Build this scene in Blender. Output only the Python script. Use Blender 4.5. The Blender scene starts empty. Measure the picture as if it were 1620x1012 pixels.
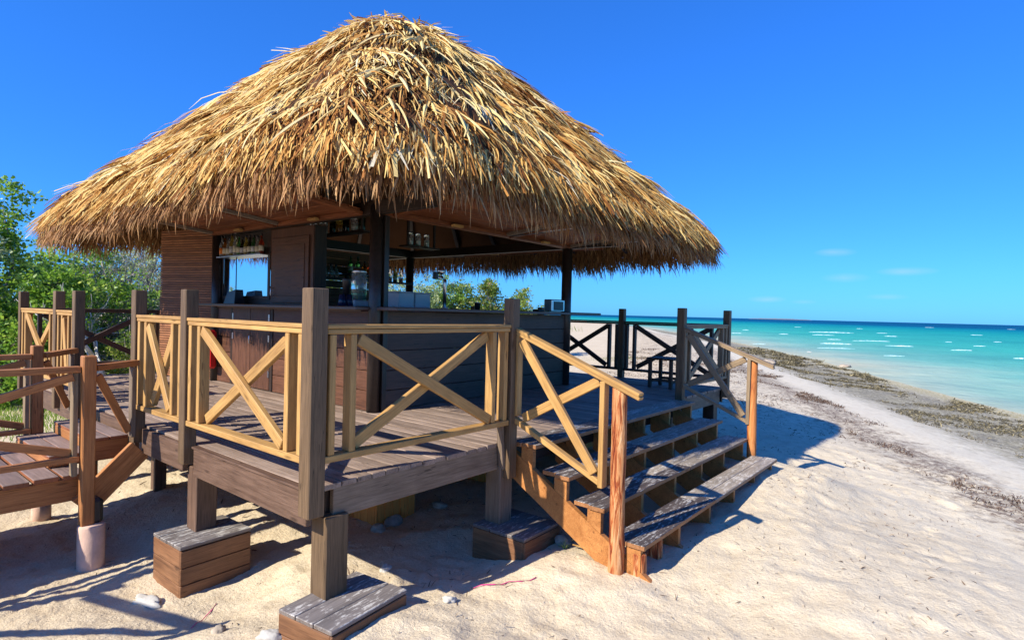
import bpy, bmesh, math, random
import numpy as np
from mathutils import Vector, Matrix, noise as mnoise

random.seed(7); rng = np.random.default_rng(11)
scn = bpy.context.scene
COL = scn.collection
R = math.radians

# ------------------------------------------------------------------ camera
YAW, ROLL, F, PIT = R(38.874), R(1.447), 917.52, -math.atan(11.807/917.52)
fw = Vector((math.cos(YAW), math.sin(YAW), 0)); rt = Vector((math.sin(YAW), -math.cos(YAW), 0)); up = Vector((0, 0, 1))
Fv = fw*math.cos(PIT)+up*math.sin(PIT); Uv = up*math.cos(PIT)-fw*math.sin(PIT)
cx_ = rt*math.cos(ROLL)+Uv*math.sin(ROLL); cy_ = Uv*math.cos(ROLL)-rt*math.sin(ROLL)
cam = bpy.data.cameras.new('camera'); camo = bpy.data.objects.new('camera', cam); COL.objects.link(camo)
m = Matrix((cx_, cy_, -Fv)).transposed().to_4x4(); m.translation = (-2.006, -3.134, 2.1)
camo.matrix_world = m
cam.sensor_width = 36; cam.lens = F/1620*36; cam.clip_start = .05; cam.clip_end = 60000
scn.camera = camo

# ------------------------------------------------------------------ light
SUN_EL, SUN_H = R(36), Vector((.975, -.222, 0))          # SUN_H: way the shadows run
sl = bpy.data.lights.new('sun', 'SUN'); sl.energy = 4.0; sl.angle = R(.55); sl.color = (1, .94, .82)
so = bpy.data.objects.new('sun', sl); COL.objects.link(so)
so.rotation_euler = (SUN_H*math.cos(SUN_EL)-up*math.sin(SUN_EL)).to_track_quat('-Z', 'Y').to_euler()
world = bpy.data.worlds.new('World'); scn.world = world; world.use_nodes = True
wn = world.node_tree; wn.nodes.clear()
def W(t): return wn.nodes.new(t)
sky = W('ShaderNodeTexSky'); sky.sky_type = 'NISHITA'; sky.sun_disc = False
sky.sun_elevation = SUN_EL; sky.sun_rotation = math.atan2(-.975, .222) % (2*math.pi)
sky.air_density = 1.0; sky.dust_density = .3; sky.ozone_density = 2.2
hsv = W('ShaderNodeHueSaturation'); hsv.inputs['Saturation'].default_value = 1.15; hsv.inputs['Value'].default_value = 1.0
gam = W('ShaderNodeMixRGB'); gam.blend_type = 'MULTIPLY'; gam.inputs[0].default_value = 1; gam.inputs[2].default_value = (.135, .50, 1.22, 1)
bg = W('ShaderNodeBackground'); bg.inputs['Strength'].default_value = .15
out = W('ShaderNodeOutputWorld')
wn.links.new(sky.outputs[0], hsv.inputs['Color']); pw = W('ShaderNodeGamma'); pw.inputs[1].default_value = .72; wn.links.new(hsv.outputs[0], pw.inputs[0]); wn.links.new(pw.outputs[0], gam.inputs[1])
# a few faint fair-weather clouds low over the sea
tcw = W('ShaderNodeTexCoord'); prev = gam.outputs[0]
wnz = W('ShaderNodeTexNoise'); wnz.inputs['Scale'].default_value = 26; wnz.inputs['Detail'].default_value = 5
mpw = W('ShaderNodeMapping'); mpw.inputs['Scale'].default_value = (1, 1, 3.2)
wn.links.new(tcw.outputs['Generated'], mpw.inputs[0]); wn.links.new(mpw.outputs[0], wnz.inputs['Vector'])
def skydir(ax, el):
    a = YAW-ax; return (math.cos(el)*math.cos(a), math.cos(el)*math.sin(a), math.sin(el))
for px, py, sx, sz, st in ((1318, 400, .030, .007, .30), (1335, 440, .034, .008, .22), (1432, 430, .040, .007, .28), (1212, 474, .03, .006, .22), (1400, 470, .03, .005, .15), (1270, 478, .02, .004, .15)):
    ax = math.atan((px-810)/F); el = math.atan((494.8+.0253*(px-810)-py)/F*math.cos(ax))
    vd = W('ShaderNodeVectorMath'); vd.operation = 'SUBTRACT'; vd.inputs[1].default_value = skydir(ax, el)
    wn.links.new(tcw.outputs['Generated'], vd.inputs[0])
    vs = W('ShaderNodeVectorMath'); vs.operation = 'MULTIPLY'; vs.inputs[1].default_value = (1/sx, 1/sx, 1/sz); wn.links.new(vd.outputs[0], vs.inputs[0])
    vl = W('ShaderNodeVectorMath'); vl.operation = 'LENGTH'; wn.links.new(vs.outputs[0], vl.inputs[0])
    mr = W('ShaderNodeMapRange'); mr.inputs['From Min'].default_value = 1.0; mr.inputs['From Max'].default_value = 0; wn.links.new(vl.outputs['Value'], mr.inputs['Value'])
    mm = W('ShaderNodeMath'); mm.operation = 'MULTIPLY'; wn.links.new(mr.outputs[0], mm.inputs[0]); wn.links.new(wnz.outputs[0], mm.inputs[1])
    m2 = W('ShaderNodeMath'); m2.operation = 'MULTIPLY'; m2.inputs[1].default_value = st*2.4; wn.links.new(mm.outputs[0], m2.inputs[0])
    mx = W('ShaderNodeMixRGB'); mx.inputs[2].default_value = (1.9, 2.6, 5.0, 1); wn.links.new(m2.outputs[0], mx.inputs[0]); wn.links.new(prev, mx.inputs[1]); prev = mx.outputs[0]
wn.links.new(prev, bg.inputs[0]); wn.links.new(bg.outputs[0], out.inputs[0])
scn.view_settings.view_transform = 'Standard'; scn.view_settings.look = 'None'
scn.view_settings.exposure = 1.0; scn.view_settings.gamma = 1
scn.view_settings.use_curve_mapping = False
scn.render.engine = 'CYCLES'
scn.cycles.max_bounces = 8; scn.cycles.diffuse_bounces = 6; scn.cycles.glossy_bounces = 3; scn.cycles.transmission_bounces = 6

# ------------------------------------------------------------------ materials
class N:
    def __init__(s, name):
        s.m = bpy.data.materials.new(name); s.m.use_nodes = True; s.t = s.m.node_tree
        s.b = s.t.nodes['Principled BSDF']
    def n(s, typ, **k):
        x = s.t.nodes.new(typ)
        for a, v in k.items():
            if a.startswith('i_'): x.inputs[a[2:].replace('_', ' ')].default_value = v
            else: setattr(x, a, v)
        return x
    def l(s, a, b): s.t.links.new(a, b)
    def noise(s, vec, scale, detail=4, rough=.55, dist=0):
        x = s.n('ShaderNodeTexNoise'); x.inputs['Scale'].default_value = scale; x.inputs['Detail'].default_value = detail
        x.inputs['Roughness'].default_value = rough; x.inputs['Distortion'].default_value = dist
        if vec is not None: s.l(vec, x.inputs['Vector'])
        return x.outputs[0]
    def ramp(s, fac, stops):
        x = s.n('ShaderNodeValToRGB'); e = x.color_ramp.elements
        while len(e) < len(stops): e.new(.5)
        for k, (p, c) in enumerate(stops):
            e[k].position = p; e[k].color = (*c, 1) if len(c) == 3 else c
        s.l(fac, x.inputs[0]); return x.outputs[0]
    def mix(s, fac, a, b, mode='MIX'):
        x = s.n('ShaderNodeMixRGB', blend_type=mode)
        for i, v in enumerate((fac, a, b)):
            if hasattr(v, 'links'): s.l(v, x.inputs[i])
            else: x.inputs[i].default_value = v if i == 0 or len(v) == 4 else (*v, 1)
        return x.outputs[0]
    def math(s, op, a, b=0.0, clamp=False):
        x = s.n('ShaderNodeMath', operation=op, use_clamp=clamp)
        for i, v in enumerate((a, b)):
            if hasattr(v, 'links'): s.l(v, x.inputs[i])
            else: x.inputs[i].default_value = v
        return x.outputs[0]
    def mapping(s, vec, scale=(1, 1, 1), loc=None):
        x = s.n('ShaderNodeMapping'); x.inputs['Scale'].default_value = scale; s.l(vec, x.inputs[0])
        if loc is not None: s.l(loc, x.inputs['Location'])
        return x.outputs[0]
    def bump(s, h, strength=.4, dist=.01):
        x = s.n('ShaderNodeBump'); x.inputs['Strength'].default_value = strength; x.inputs['Distance'].default_value = dist
        s.l(h, x.inputs['Height']); s.l(x.outputs[0], s.b.inputs['Normal'])
    def col(s, c): s.l(c, s.b.inputs['Base Color'])
    def rough(s, v, spec=.35):
        if hasattr(v, 'links'): s.l(v, s.b.inputs['Roughness'])
        else: s.b.inputs['Roughness'].default_value = v
        s.b.inputs['Specular IOR Level'].default_value = spec

def hx(c, k): return tuple(min(1, v*k) for v in c)
def wood(name, dark, light, rough=.65, gx=1.6, gy=26, blotch=.35, bump=.35, spec=.3, top=None, flecks=None, objvar=.28, knots=True):
    """grain runs along local X; top = colour worn on the upper face of the board"""
    s = N(name); tc = s.n('ShaderNodeTexCoord').outputs['Object']; oi = s.n('ShaderNodeObjectInfo').outputs['Random']
    off = s.n('ShaderNodeCombineXYZ'); r37 = s.math('MULTIPLY', oi, 37.0); s.l(r37, off.inputs[0]); s.l(s.math('MULTIPLY', oi, 91.0), off.inputs[1]); s.l(r37, off.inputs[2])
    v = s.mapping(tc, (gx, gy, gy), off.outputs[0]); iso = s.mapping(tc, (1, 1, 1), off.outputs[0])
    g = s.noise(v, 1.0, 6, .65, .8); fine = s.noise(s.mapping(tc, (6, 130, 130), off.outputs[0]), 1.0, 3, .6)
    c = s.ramp(g, [(.28, dark), (.5, tuple((a+b)/2 for a, b in zip(dark, light))), (.72, light)])
    c = s.mix(.30, c, s.ramp(fine, [(.35, hx(dark, .6)), (.65, hx(light, 1.15))]))
    b = s.noise(iso, 2.2, 4, .6)
    c = s.mix(blotch, c, s.ramp(b, [(.35, (.45, .40, .36)), (.62, (1, 1, 1))]), 'MULTIPLY')
    ck = s.noise(s.mapping(tc, (.8, 34, 34), off.outputs[0]), 1.0, 2, .4, .3); lin = s.math('LESS_THAN', s.math('ABSOLUTE', s.math('SUBTRACT', ck, .5)), .007)
    ckm = s.math('MULTIPLY', lin, s.ramp(s.noise(s.mapping(tc, (1.3, 5, 5), off.outputs[0]), 1.0, 2, .5), [(.5, (0, 0, 0)), (.56, (1, 1, 1))]))
    c = s.mix(s.math('MULTIPLY', ckm, .75), c, hx(dark, .35))
    if knots:
        vo = s.n('ShaderNodeTexVoronoi'); vo.inputs['Scale'].default_value = 1; s.l(s.mapping(tc, (2.2, 9, 9), off.outputs[0]), vo.inputs['Vector'])
        c = s.mix(s.ramp(vo.outputs['Distance'], [(.05, (.75, .75, .75)), (.13, (0, 0, 0))]), c, hx(dark, .45))
    if top:
        ge = s.n('ShaderNodeTexCoord').outputs['Normal']; sp = s.n('ShaderNodeSeparateXYZ'); s.l(ge, sp.inputs[0])
        tn = s.ramp(s.math('ADD', sp.outputs[2], s.math('MULTIPLY', s.math('SUBTRACT', b, .5), .5)), [(.45, (0, 0, 0)), (.6, (1, 1, 1))])
        tcl = s.ramp(g, [(.3, hx(top, .55)), (.7, hx(top, 1.35))])
        if flecks:
            fl = s.noise(s.mapping(tc, (7, 28, 28), off.outputs[0]), 1.6, 5, .7)
            bl = s.noise(iso, 3.0, 3, .5)
            fm = s.ramp(s.math('ADD', fl, s.math('MULTIPLY', bl, .35)), [(.70, (0, 0, 0)), (.78, (1, 1, 1))])
            tcl = s.mix(s.math('MULTIPLY', fm, .8), tcl, flecks)
        c = s.mix(tn, c, tcl)
    hv = s.n('ShaderNodeHueSaturation'); s.l(c, hv.inputs['Color'])
    s.l(s.math('ADD', s.math('MULTIPLY', oi, objvar), 1-objvar/2), hv.inputs['Value']); s.col(hv.outputs[0])
    s.rough(s.math('ADD', s.math('MULTIPLY', g, .3), rough-.15), spec)
    s.bump(s.math('ADD', s.math('MULTIPLY', g, 1.0), s.math('MULTIPLY', fine, .5)), bump, .004)
    return s.m
def plain(name, c, rough=.5, metal=0, spec=.5, var=.0, bump=0):
    s = N(name); tc = s.n('ShaderNodeTexCoord').outputs['Object']
    g = s.noise(tc, 9, 4); s.col(s.mix(.8, c, s.ramp(g, [(.3, hx(c, 1-var)), (.7, hx(c, 1+var))])))
    s.rough(rough, spec); s.b.inputs['Metallic'].default_value = metal
    if bump: s.bump(s.noise(tc, 60, 4), bump, .004)
    return s.m
def glassy(name, c, rough=.05, trans=.85):
    s = N(name); tc = s.n('ShaderNodeTexCoord').outputs['Object']
    s.col(s.mix(.3, c, s.ramp(s.noise(tc, 20, 2), [(.4, hx(c, .8)), (.6, c)]))); s.rough(rough, .6)
    s.b.inputs['Transmission Weight'].default_value = trans; s.b.inputs['IOR'].default_value = 1.45; return s.m
def attr_mat(name, stops, attr='tint', rough=.7, spec=.3, trans=0, second=None):
    s = N(name); a = s.n('ShaderNodeAttribute', attribute_name=attr).outputs['Fac']
    tc = s.n('ShaderNodeTexCoord').outputs['Object']
    c = s.ramp(a, stops)
    c = s.mix(.35, c, s.ramp(s.noise(tc, 45, 3), [(.3, (.55, .5, .45)), (.65, (1, 1, 1))]), 'MULTIPLY')
    s.col(c); s.rough(rough, spec)
    if trans:
        tr = s.n('ShaderNodeBsdfTranslucent'); s.l(c, tr.inputs[0]); mx = s.n('ShaderNodeMixShader'); mx.inputs[0].default_value = trans
        o = s.t.nodes['Material Output']; s.l(s.b.outputs[0], mx.inputs[1]); s.l(tr.outputs[0], mx.inputs[2]); s.l(mx.outputs[0], o.inputs[0])
    return s.m

M = {}
M['post'] = wood('stained_post_wood', (.078, .047, .024), (.20, .126, .068), .6, blotch=.25)
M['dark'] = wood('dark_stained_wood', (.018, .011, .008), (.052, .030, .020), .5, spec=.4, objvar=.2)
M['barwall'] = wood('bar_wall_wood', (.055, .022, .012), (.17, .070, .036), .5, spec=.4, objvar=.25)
M['tan'] = wood('pale_pine_rail', (.32, .165, .050), (.58, .34, .115), .55, gy=20, blotch=.34, bump=.2, objvar=.18)
M['tanold'] = wood('weathered_pine_rail', (.17, .115, .065), (.34, .24, .14), .6, blotch=.3)
M['greyrail'] = wood('dark_weathered_rail', (.050, .032, .022), (.12, .08, .055), .6)
M['barshade'] = wood('shaded_bar_wall_wood', (.050, .032, .023), (.115, .072, .052), .5, spec=.4, objvar=.25)  # bar wall wood again, shade of the right face put into its colour
M['deck'] = wood('deck_board_wood', (.17, .115, .084), (.42, .315, .245), .6, gx=1.0, gy=22, blotch=.4, bump=.4, objvar=.4)
M['beam'] = wood('deck_beam_wood', (.11, .075, .048), (.27, .20, .14), .6, blotch=.45)
M['fascia'] = wood('brown_fascia_wood', (.08, .043, .027), (.20, .12, .08), .55, blotch=.4)
M['orange'] = wood('orange_stair_wood', (.30, .105, .028), (.58, .26, .08), .5, gy=14, blotch=.4)
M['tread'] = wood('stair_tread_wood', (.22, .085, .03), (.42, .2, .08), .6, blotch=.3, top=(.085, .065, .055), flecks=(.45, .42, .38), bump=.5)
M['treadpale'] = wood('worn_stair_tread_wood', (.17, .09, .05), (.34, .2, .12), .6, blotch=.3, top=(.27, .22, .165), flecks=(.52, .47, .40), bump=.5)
M['red'] = wood('reddish_walkway_wood', (.27, .095, .030), (.52, .23, .08), .5, gy=18, blotch=.35)
M['walk'] = wood('walkway_board_wood', (.20, .06, .028), (.36, .14, .06), .6, blotch=.3, top=(.22, .155, .13))
M['box'] = wood('footing_box_wood', (.13, .055, .025), (.32, .155, .072), .55, blotch=.45, gy=16)
M['boxtop'] = wood('footing_box_top_wood', (.10, .075, .062), (.25, .215, .19), .7, blotch=.5, top=(.17, .145, .13), flecks=(.5, .47, .42))
M['soffit'] = wood('cedar_soffit_wood', (.15, .046, .018), (.34, .12, .045), .55, gy=14, blotch=.5, objvar=.6)
M['rafter'] = wood('pale_rafter_wood', (.16, .12, .09), (.32, .25, .19), .7)
M['counter'] = wood('counter_top_wood', (.06, .034, .026), (.14, .085, .064), .35, spec=.5)
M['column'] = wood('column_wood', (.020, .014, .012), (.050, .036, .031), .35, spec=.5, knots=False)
M['metal'] = plain('brushed_metal', (.62, .62, .64), .28, 1, var=.1)
M['black'] = plain('black_plastic', (.015, .015, .018), .35)
M['redpaint'] = plain('red_paint', (.62, .012, .012), .35, var=.1)
M['white'] = plain('white_plastic', (.5, .51, .53), .45, var=.1)
M['cane'] = wood('cane_slat_wood', (.19, .070, .030), (.46, .20, .09), .6, knots=False, objvar=.5)
M['freshpine'] = wood('fresh_orange_pine', (.90, .25, .04), (.95, .38, .08), .55, gy=14, blotch=.2)
M['concrete'] = plain('pinkish_concrete', (.60, .40, .30), .9, spec=.2, var=.2, bump=.5)
M['tar'] = plain('black_tar_wrap', (.012, .012, .014), .4, bump=.5)
M['stone'] = plain('pale_stone', (.38, .31, .23), .9, spec=.2, var=.4, bump=.8)
M['whitestone'] = plain('white_coral_stone', (.48, .45, .39), .85, spec=.2, var=.15, bump=.8)
M['bluecup'] = plain('dark_blue_plastic', (.01, .02, .06), .3)
s = N('mirror_glass'); s.b.inputs['Base Color'].default_value = (.72, .82, .9, 1); s.b.inputs['Metallic'].default_value = 1
s.l(s.math('MULTIPLY', s.noise(s.n('ShaderNodeTexCoord').outputs['Object'], 3, 2), .03), s.b.inputs['Roughness']); M['mirror'] = s.m
for k, c in dict(g_clear=(.85, .9, .92), g_green=(.12, .5, .16), g_amber=(.75, .28, .04), g_yellow=(.85, .68, .15), g_red=(.75, .10, .03), g_dark=(.05, .07, .03)).items():
    M[k] = glassy(k.replace('g_', '')+'_glass', c)
M['label'] = plain('paper_label', (.65, .6, .45), .7, var=.3)
M['orangelabel'] = plain('orange_label', (.8, .22, .03), .6, var=.2)

# ------------------------------------------------------------------ helpers
WM = {}                                                     # world matrices
def setprops(o, label=None, cat=None, group=None, kind=None):
    if label: o['label'] = label
    if cat: o['category'] = cat
    if group: o['group'] = group
    if kind: o['kind'] = kind
    return o
def link(name, data, mat4=None, parent=None):
    o = bpy.data.objects.new(name, data); COL.objects.link(o)
    mw = mat4 or Matrix()
    WM[o] = mw
    if parent is not None:
        o.parent = parent; o.matrix_basis = WM[parent].inverted() @ mw
    else: o.matrix_basis = mw
    return o
def thing(name, label, cat, loc, group=None):
    o = link(name, None, Matrix.Translation(loc)); o.empty_display_size = .2
    return setprops(o, label, cat, group)
def mesh(name, V, Fc, mat=None, smooth=False):
    me = bpy.data.meshes.new(name); me.from_pydata([tuple(v) for v in V], [], Fc); me.update()
    if mat: me.materials.append(mat)
    if smooth: me.polygons.foreach_set('use_smooth', [True]*len(me.polygons))
    return me
_bc = {}
def boxmesh(L, w, t, mat, bev=.004):
    key = (round(L, 3), round(w, 3), round(t, 3), mat.name, bev)
    if key in _bc: return _bc[key]
    bm = bmesh.new(); bmesh.ops.create_cube(bm, size=1)
    for v in bm.verts: v.co = Vector((v.co.x*L, v.co.y*w, v.co.z*t))
    if bev: bmesh.ops.bevel(bm, geom=bm.edges[:], offset=min(bev, t*.3), segments=1, affect='EDGES')
    me = bpy.data.meshes.new('board'); bm.to_mesh(me); bm.free(); me.materials.append(mat); _bc[key] = me; return me
def board(name, par, p0, p1, w, t, mat, upv=(0, 0, 1), bev=.004, jit=0.0):
    """box from p0 to p1 (centre line); t measured along upv, w across"""
    p0 = Vector(p0); p1 = Vector(p1); x = (p1-p0); L = x.length; x.normalize(); z = Vector(upv); z = (z-x*z.dot(x)).normalized(); y = z.cross(x)
    if jit:
        a = random.uniform(-jit, jit); y2 = y*math.cos(a)+z*math.sin(a); z = z*math.cos(a)-y*math.sin(a); y = y2
    mt = Matrix((x, y, z)).transposed().to_4x4(); mt.translation = (p0+p1)/2
    return link(name, boxmesh(L, w, t, M[mat] if isinstance(mat, str) else mat, bev), mt, par)
def boxo(name, par, lo, hi, mat, bev=.004):
    """axis-aligned box; grain along its longest side"""
    lo = Vector(lo); hi = Vector(hi); d = hi-lo; c = (lo+hi)/2; k = max(range(3), key=lambda i: d[i])
    e = Vector((0, 0, 0)); e[k] = d[k]/2
    if k == 2: return board(name, par, c-e, c+e, d[1], d[0], mat, (1, 0, 0), bev)
    return board(name, par, c-e, c+e, d[1-k], d[2], mat, (0, 0, 1), bev)
def lathe(name, par, prof, loc, mat, seg=14, axis=None, smooth=True, wob=0):
    V = []; Fc = []
    for r_, z in prof:
        for k in range(seg):
            a = 2*math.pi*k/seg; rr = r_*(1+wob*mnoise.noise(Vector((math.cos(a)*2, math.sin(a)*2, z*4))))
            V.append((rr*math.cos(a), rr*math.sin(a), z))
    n = len(prof)
    for j in range(n-1):
        for k in range(seg):
            Fc.append((j*seg+k, j*seg+(k+1) % seg, (j+1)*seg+(k+1) % seg, (j+1)*seg+k))
    Fc.append(tuple(range(seg))[::-1]); Fc.append(tuple(range((n-1)*seg, n*seg)))
    me = mesh(name, V, Fc, M[mat] if isinstance(mat, str) else mat, smooth)
    mt = Matrix.Translation(loc)
    if axis is not None: mt = mt @ Vector(axis).to_track_quat('Z', 'Y').to_matrix().to_4x4()
    return link(name, me, mt, par)
def tube_geo(pts, rad, seg=7):
    pts = [Vector(p) for p in pts]; V = []; Fc = []
    for i, p in enumerate(pts):
        d = (pts[min(i+1, len(pts)-1)]-pts[max(i-1, 0)]).normalized(); a = d.orthogonal().normalized(); b = d.cross(a); r_ = rad[i] if hasattr(rad, '__len__') else rad
        for k in range(seg):
            t = 2*math.pi*k/seg; V.append(p+(a*math.cos(t)+b*math.sin(t))*r_)
    for i in range(len(pts)-1):
        for k in range(seg): Fc.append((i*seg+k, i*seg+(k+1) % seg, (i+1)*seg+(k+1) % seg, (i+1)*seg+k))
    Fc.append(tuple(range(seg))[::-1]); Fc.append(tuple(range((len(pts)-1)*seg, len(pts)*seg)))
    return V, Fc
def tube(name, par, pts, rad, mat, seg=8):
    o = Vector(pts[0]); V, Fc = tube_geo([Vector(p)-o for p in pts], rad, seg)
    return link(name, mesh(name, V, Fc, M[mat] if isinstance(mat, str) else mat, True), Matrix.Translation(o), par)

def vnoise(x, y, seed=0):
    """vectorised value noise"""
    xi = np.floor(x).astype(np.int64); yi = np.floor(y).astype(np.int64); xf = x-xi; yf = y-yi
    def h(a, b):
        n = (a*374761393+b*668265263+seed*1442695041) & 0x7fffffff; n = ((n ^ (n >> 13))*1274126177) & 0x7fffffff
        return ((n ^ (n >> 16)) & 0xffff)/65535.0
    u = xf*xf*(3-2*xf); v = yf*yf*(3-2*yf)
    return (h(xi, yi)*(1-u)+h(xi+1, yi)*u)*(1-v)+(h(xi, yi+1)*(1-u)+h(xi+1, yi+1)*u)*v-.5

# ------------------------------------------------------------------ ground, coast, sea
SEA = -.9
COAST = np.array([(-60, -44), (-20, -25), (5, -14), (24.7, -4.4), (31.6, -.9), (46.4, 6.0), (63.5, 15.4), (73.8, 21.4), (110, 46), (145, 72.3), (166.7, 95), (240, 190), (500, 600), (1500, 2600)], float)
def coast_d(x, y):
    """signed distance to the waterline, inland positive"""
    best = np.full(x.shape, 1e9); sg = np.ones(x.shape)
    for (a, b) in zip(COAST[:-1], COAST[1:]):
        d = b-a; L = np.hypot(*d); t = np.clip(((x-a[0])*d[0]+(y-a[1])*d[1])/L**2, 0, 1)
        dx = x-(a[0]+t*d[0]); dy = y-(a[1]+t*d[1]); dd = np.hypot(dx, dy)
        c = d[0]*(y-a[1])-d[1]*(x-a[0]); m_ = dd < best-1e-9
        best = np.where(m_, dd, best); sg = np.where(m_, np.sign(c), sg)
    return best*sg
CTRL = [(.2, -.6, .25, .4), (-.35, .3, .13, .35), (1.75, -.62, .20, .35), (2.45, -.45, .12, .3), (1.95, -.1, .08, .3), (1.45, .12, -.04, .28), (1.9, -1.25, .14, .35), (-.45, 2.5, -.07, .5), (-.15, 1.25, -.11, .35), (.5, 1.6, 0, .4), (-.5, 4.0, -.05, .6),
        (5.4, -.95, .38, .4), (5.5, -1.5, .30, .5), (3.5, -.8, .1, .5), (3.6, -1.5, .24, .4), (2.6, -1.5, .17, .35), (1.8, 1.5, .0, .5), (.9, .3, .12, .35), (4.5, -1.4, .28, .4), (6.4, 2.5, .05, 1.5), (3.6, 2.5, .0, 1.2), (-2, 1.5, -.05, 1.2), (0, -2.2, .22, .8), (3, -3, .22, 1.0)]
def zbase(d): return np.interp(d, [-200, -30, -6, 0, 4.6, 7.5, 9.5, 11.5, 14, 60, 120], [-6, -3.2, -1.35, SEA-.02, -.62, -.2, -.02, .14, .12, .15, .5])
dents = [(rng.uniform(-3, 9), rng.uniform(-3.4, 1.5), rng.uniform(0, math.pi), rng.uniform(.07, .15), rng.uniform(.004, .016)) for _ in range(420)]
def zground(x, y, d=None, fine=True):
    x = np.asarray(x, float); y = np.asarray(y, float)
    if d is None: d = coast_d(x, y)
    b = zbase(d); num = 0; den = 0
    for (a, c, z, sg) in CTRL:
        w = np.exp(-((x-a)**2+(y-c)**2)/(2*sg*sg)); bi = zbase(coast_d(np.array([a*1.0]), np.array([c*1.0])))[0]
        num = num+w*(z-bi); den = den+w
    z = b+num/np.maximum(1, den)
    fade = np.clip((d-2)/6, 0, 1)
    z = z+fade*(.07*vnoise(x*.55, y*.55, 1)*np.clip(np.hypot(x-2.5, y-1.5)/4, 0, 1)+.05*vnoise(x*1.7, y*1.7, 2)+.018*vnoise(x*5.1, y*5.1, 3)+.009*vnoise(x*13, y*13, 4))
    z = z+np.clip(d-4, 0, 1)*.008*vnoise(x*26, y*26, 5)*(1+1.6*np.clip((4-x)/4, 0, 1))+.010*np.clip((3.5-x)/3, 0, 1)*vnoise(x*9+3, y*9, 12)
    far = np.clip((np.hypot(x, y)-25)/40, 0, 1); z = z+far*fade*(.5*vnoise(x*.06, y*.06, 6)+.25*vnoise(x*.2, y*.2, 8))
    if fine:
        near = (np.abs(x-3) < 7) & (np.abs(y+1) < 4)
        zz = np.zeros_like(z); xs = x[near]; ys = y[near]; acc = np.zeros(xs.shape)
        for (a, c, th, sg, dp) in dents:
            dx = xs-a; dy = ys-c; l = dx*math.cos(th)+dy*math.sin(th); q = -dx*math.sin(th)+dy*math.cos(th)
            r2 = (l/(sg*1.6))**2+(q/(sg*.75))**2; acc += dp*(-np.exp(-r2*1.5)+.5*np.exp(-(np.sqrt(r2)-1.35)**2*5))
        zz[near] = acc; z = z+zz
    return z
def zg(x, y): return float(zground(np.array([x*1.0]), np.array([y*1.0]))[0])
def graded(lo, hi, step, far, g=1.13):
    a = list(np.arange(lo, hi, step)); s_ = step; x = a[-1]
    while x < far: s_ *= g; x += s_; a.append(x)
    s_ = step; x = a[0]
    while x > -far: s_ *= g; x -= s_; a.insert(0, x)
    return np.array(a)
def gridmesh(name, xs, ys, zf, attrs, mat):
    X, Y = np.meshgrid(xs, ys, indexing='ij'); nx, ny = X.shape; x = X.ravel(); y = Y.ravel(); d = coast_d(x, y); z = zf(x, y, d)
    me = bpy.data.meshes.new(name); me.vertices.add(nx*ny); me.vertices.foreach_set('co', np.stack([x, y, z], 1).ravel())
    i, j = np.meshgrid(np.arange(nx-1), np.arange(ny-1), indexing='ij'); a = (i*ny+j).ravel(); q = np.stack([a, a+ny, a+ny+1, a+1], 1)
    me.loops.add(q.size); me.loops.foreach_set('vertex_index', q.ravel()); me.polygons.add(len(q)); me.polygons.foreach_set('loop_start', np.arange(len(q))*4)
    me.polygons.foreach_set('loop_total', np.full(len(q), 4)); me.update(calc_edges=True); me.polygons.foreach_set('use_smooth', np.ones(len(q), bool))
    at = me.attributes.new('shore', 'FLOAT', 'POINT'); at.data.foreach_set('value', d.astype(np.float32)); me.materials.append(mat); me.validate()
    return me
# sand
s = N('beach_sand'); P = s.n('ShaderNodeNewGeometry').outputs['Position']; D = s.n('ShaderNodeAttribute', attribute_name='shore').outputs['Fac']
n1 = s.noise(P, .9, 5, .6); n2 = s.noise(P, 7, 6, .7); n3 = s.noise(P, 90, 3, .6); n4 = s.noise(P, 2.6, 6, .75)
c = s.ramp(n1, [(.3, (.60, .485, .325)), (.7, (.70, .585, .41))])
c = s.mix(.34, c, s.ramp(n2, [(.28, (.62, .52, .42)), (.55, (1, 1, 1))]), 'MULTIPLY')
c = s.mix(.35, c, s.ramp(n3, [(.32, (.5, .45, .4)), (.6, (1.0, 1.0, 1.0))]), 'MULTIPLY')
Dn = s.math('ADD', D, s.math('MULTIPLY', s.math('SUBTRACT', n4, .5), 3.4))
pale = s.ramp(s.math('MULTIPLY', D, .05), [(.2, (1, 1, 1)), (.62, (0, 0, 0))])
c = s.mix(pale, c, s.ramp(n2, [(.3, (.60, .54, .41)), (.7, (.74, .69, .55))]))
def band(lo, hi, soft, src):
    a = s.n('ShaderNodeMapRange', clamp=True); a.inputs[1].default_value = lo-soft; a.inputs[2].default_value = lo+soft; s.l(src, a.inputs[0])
    b = s.n('ShaderNodeMapRange', clamp=True); b.inputs[1].default_value = hi-soft; b.inputs[2].default_value = hi+soft; b.inputs[3].default_value = 1; b.inputs[4].default_value = 0; s.l(src, b.inputs[0])
    return s.math('MULTIPLY', a.outputs[0], b.outputs[0])
spk = s.noise(P, 11, 6, .8); sp2 = s.noise(P, 3.2, 5, .7)
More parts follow.
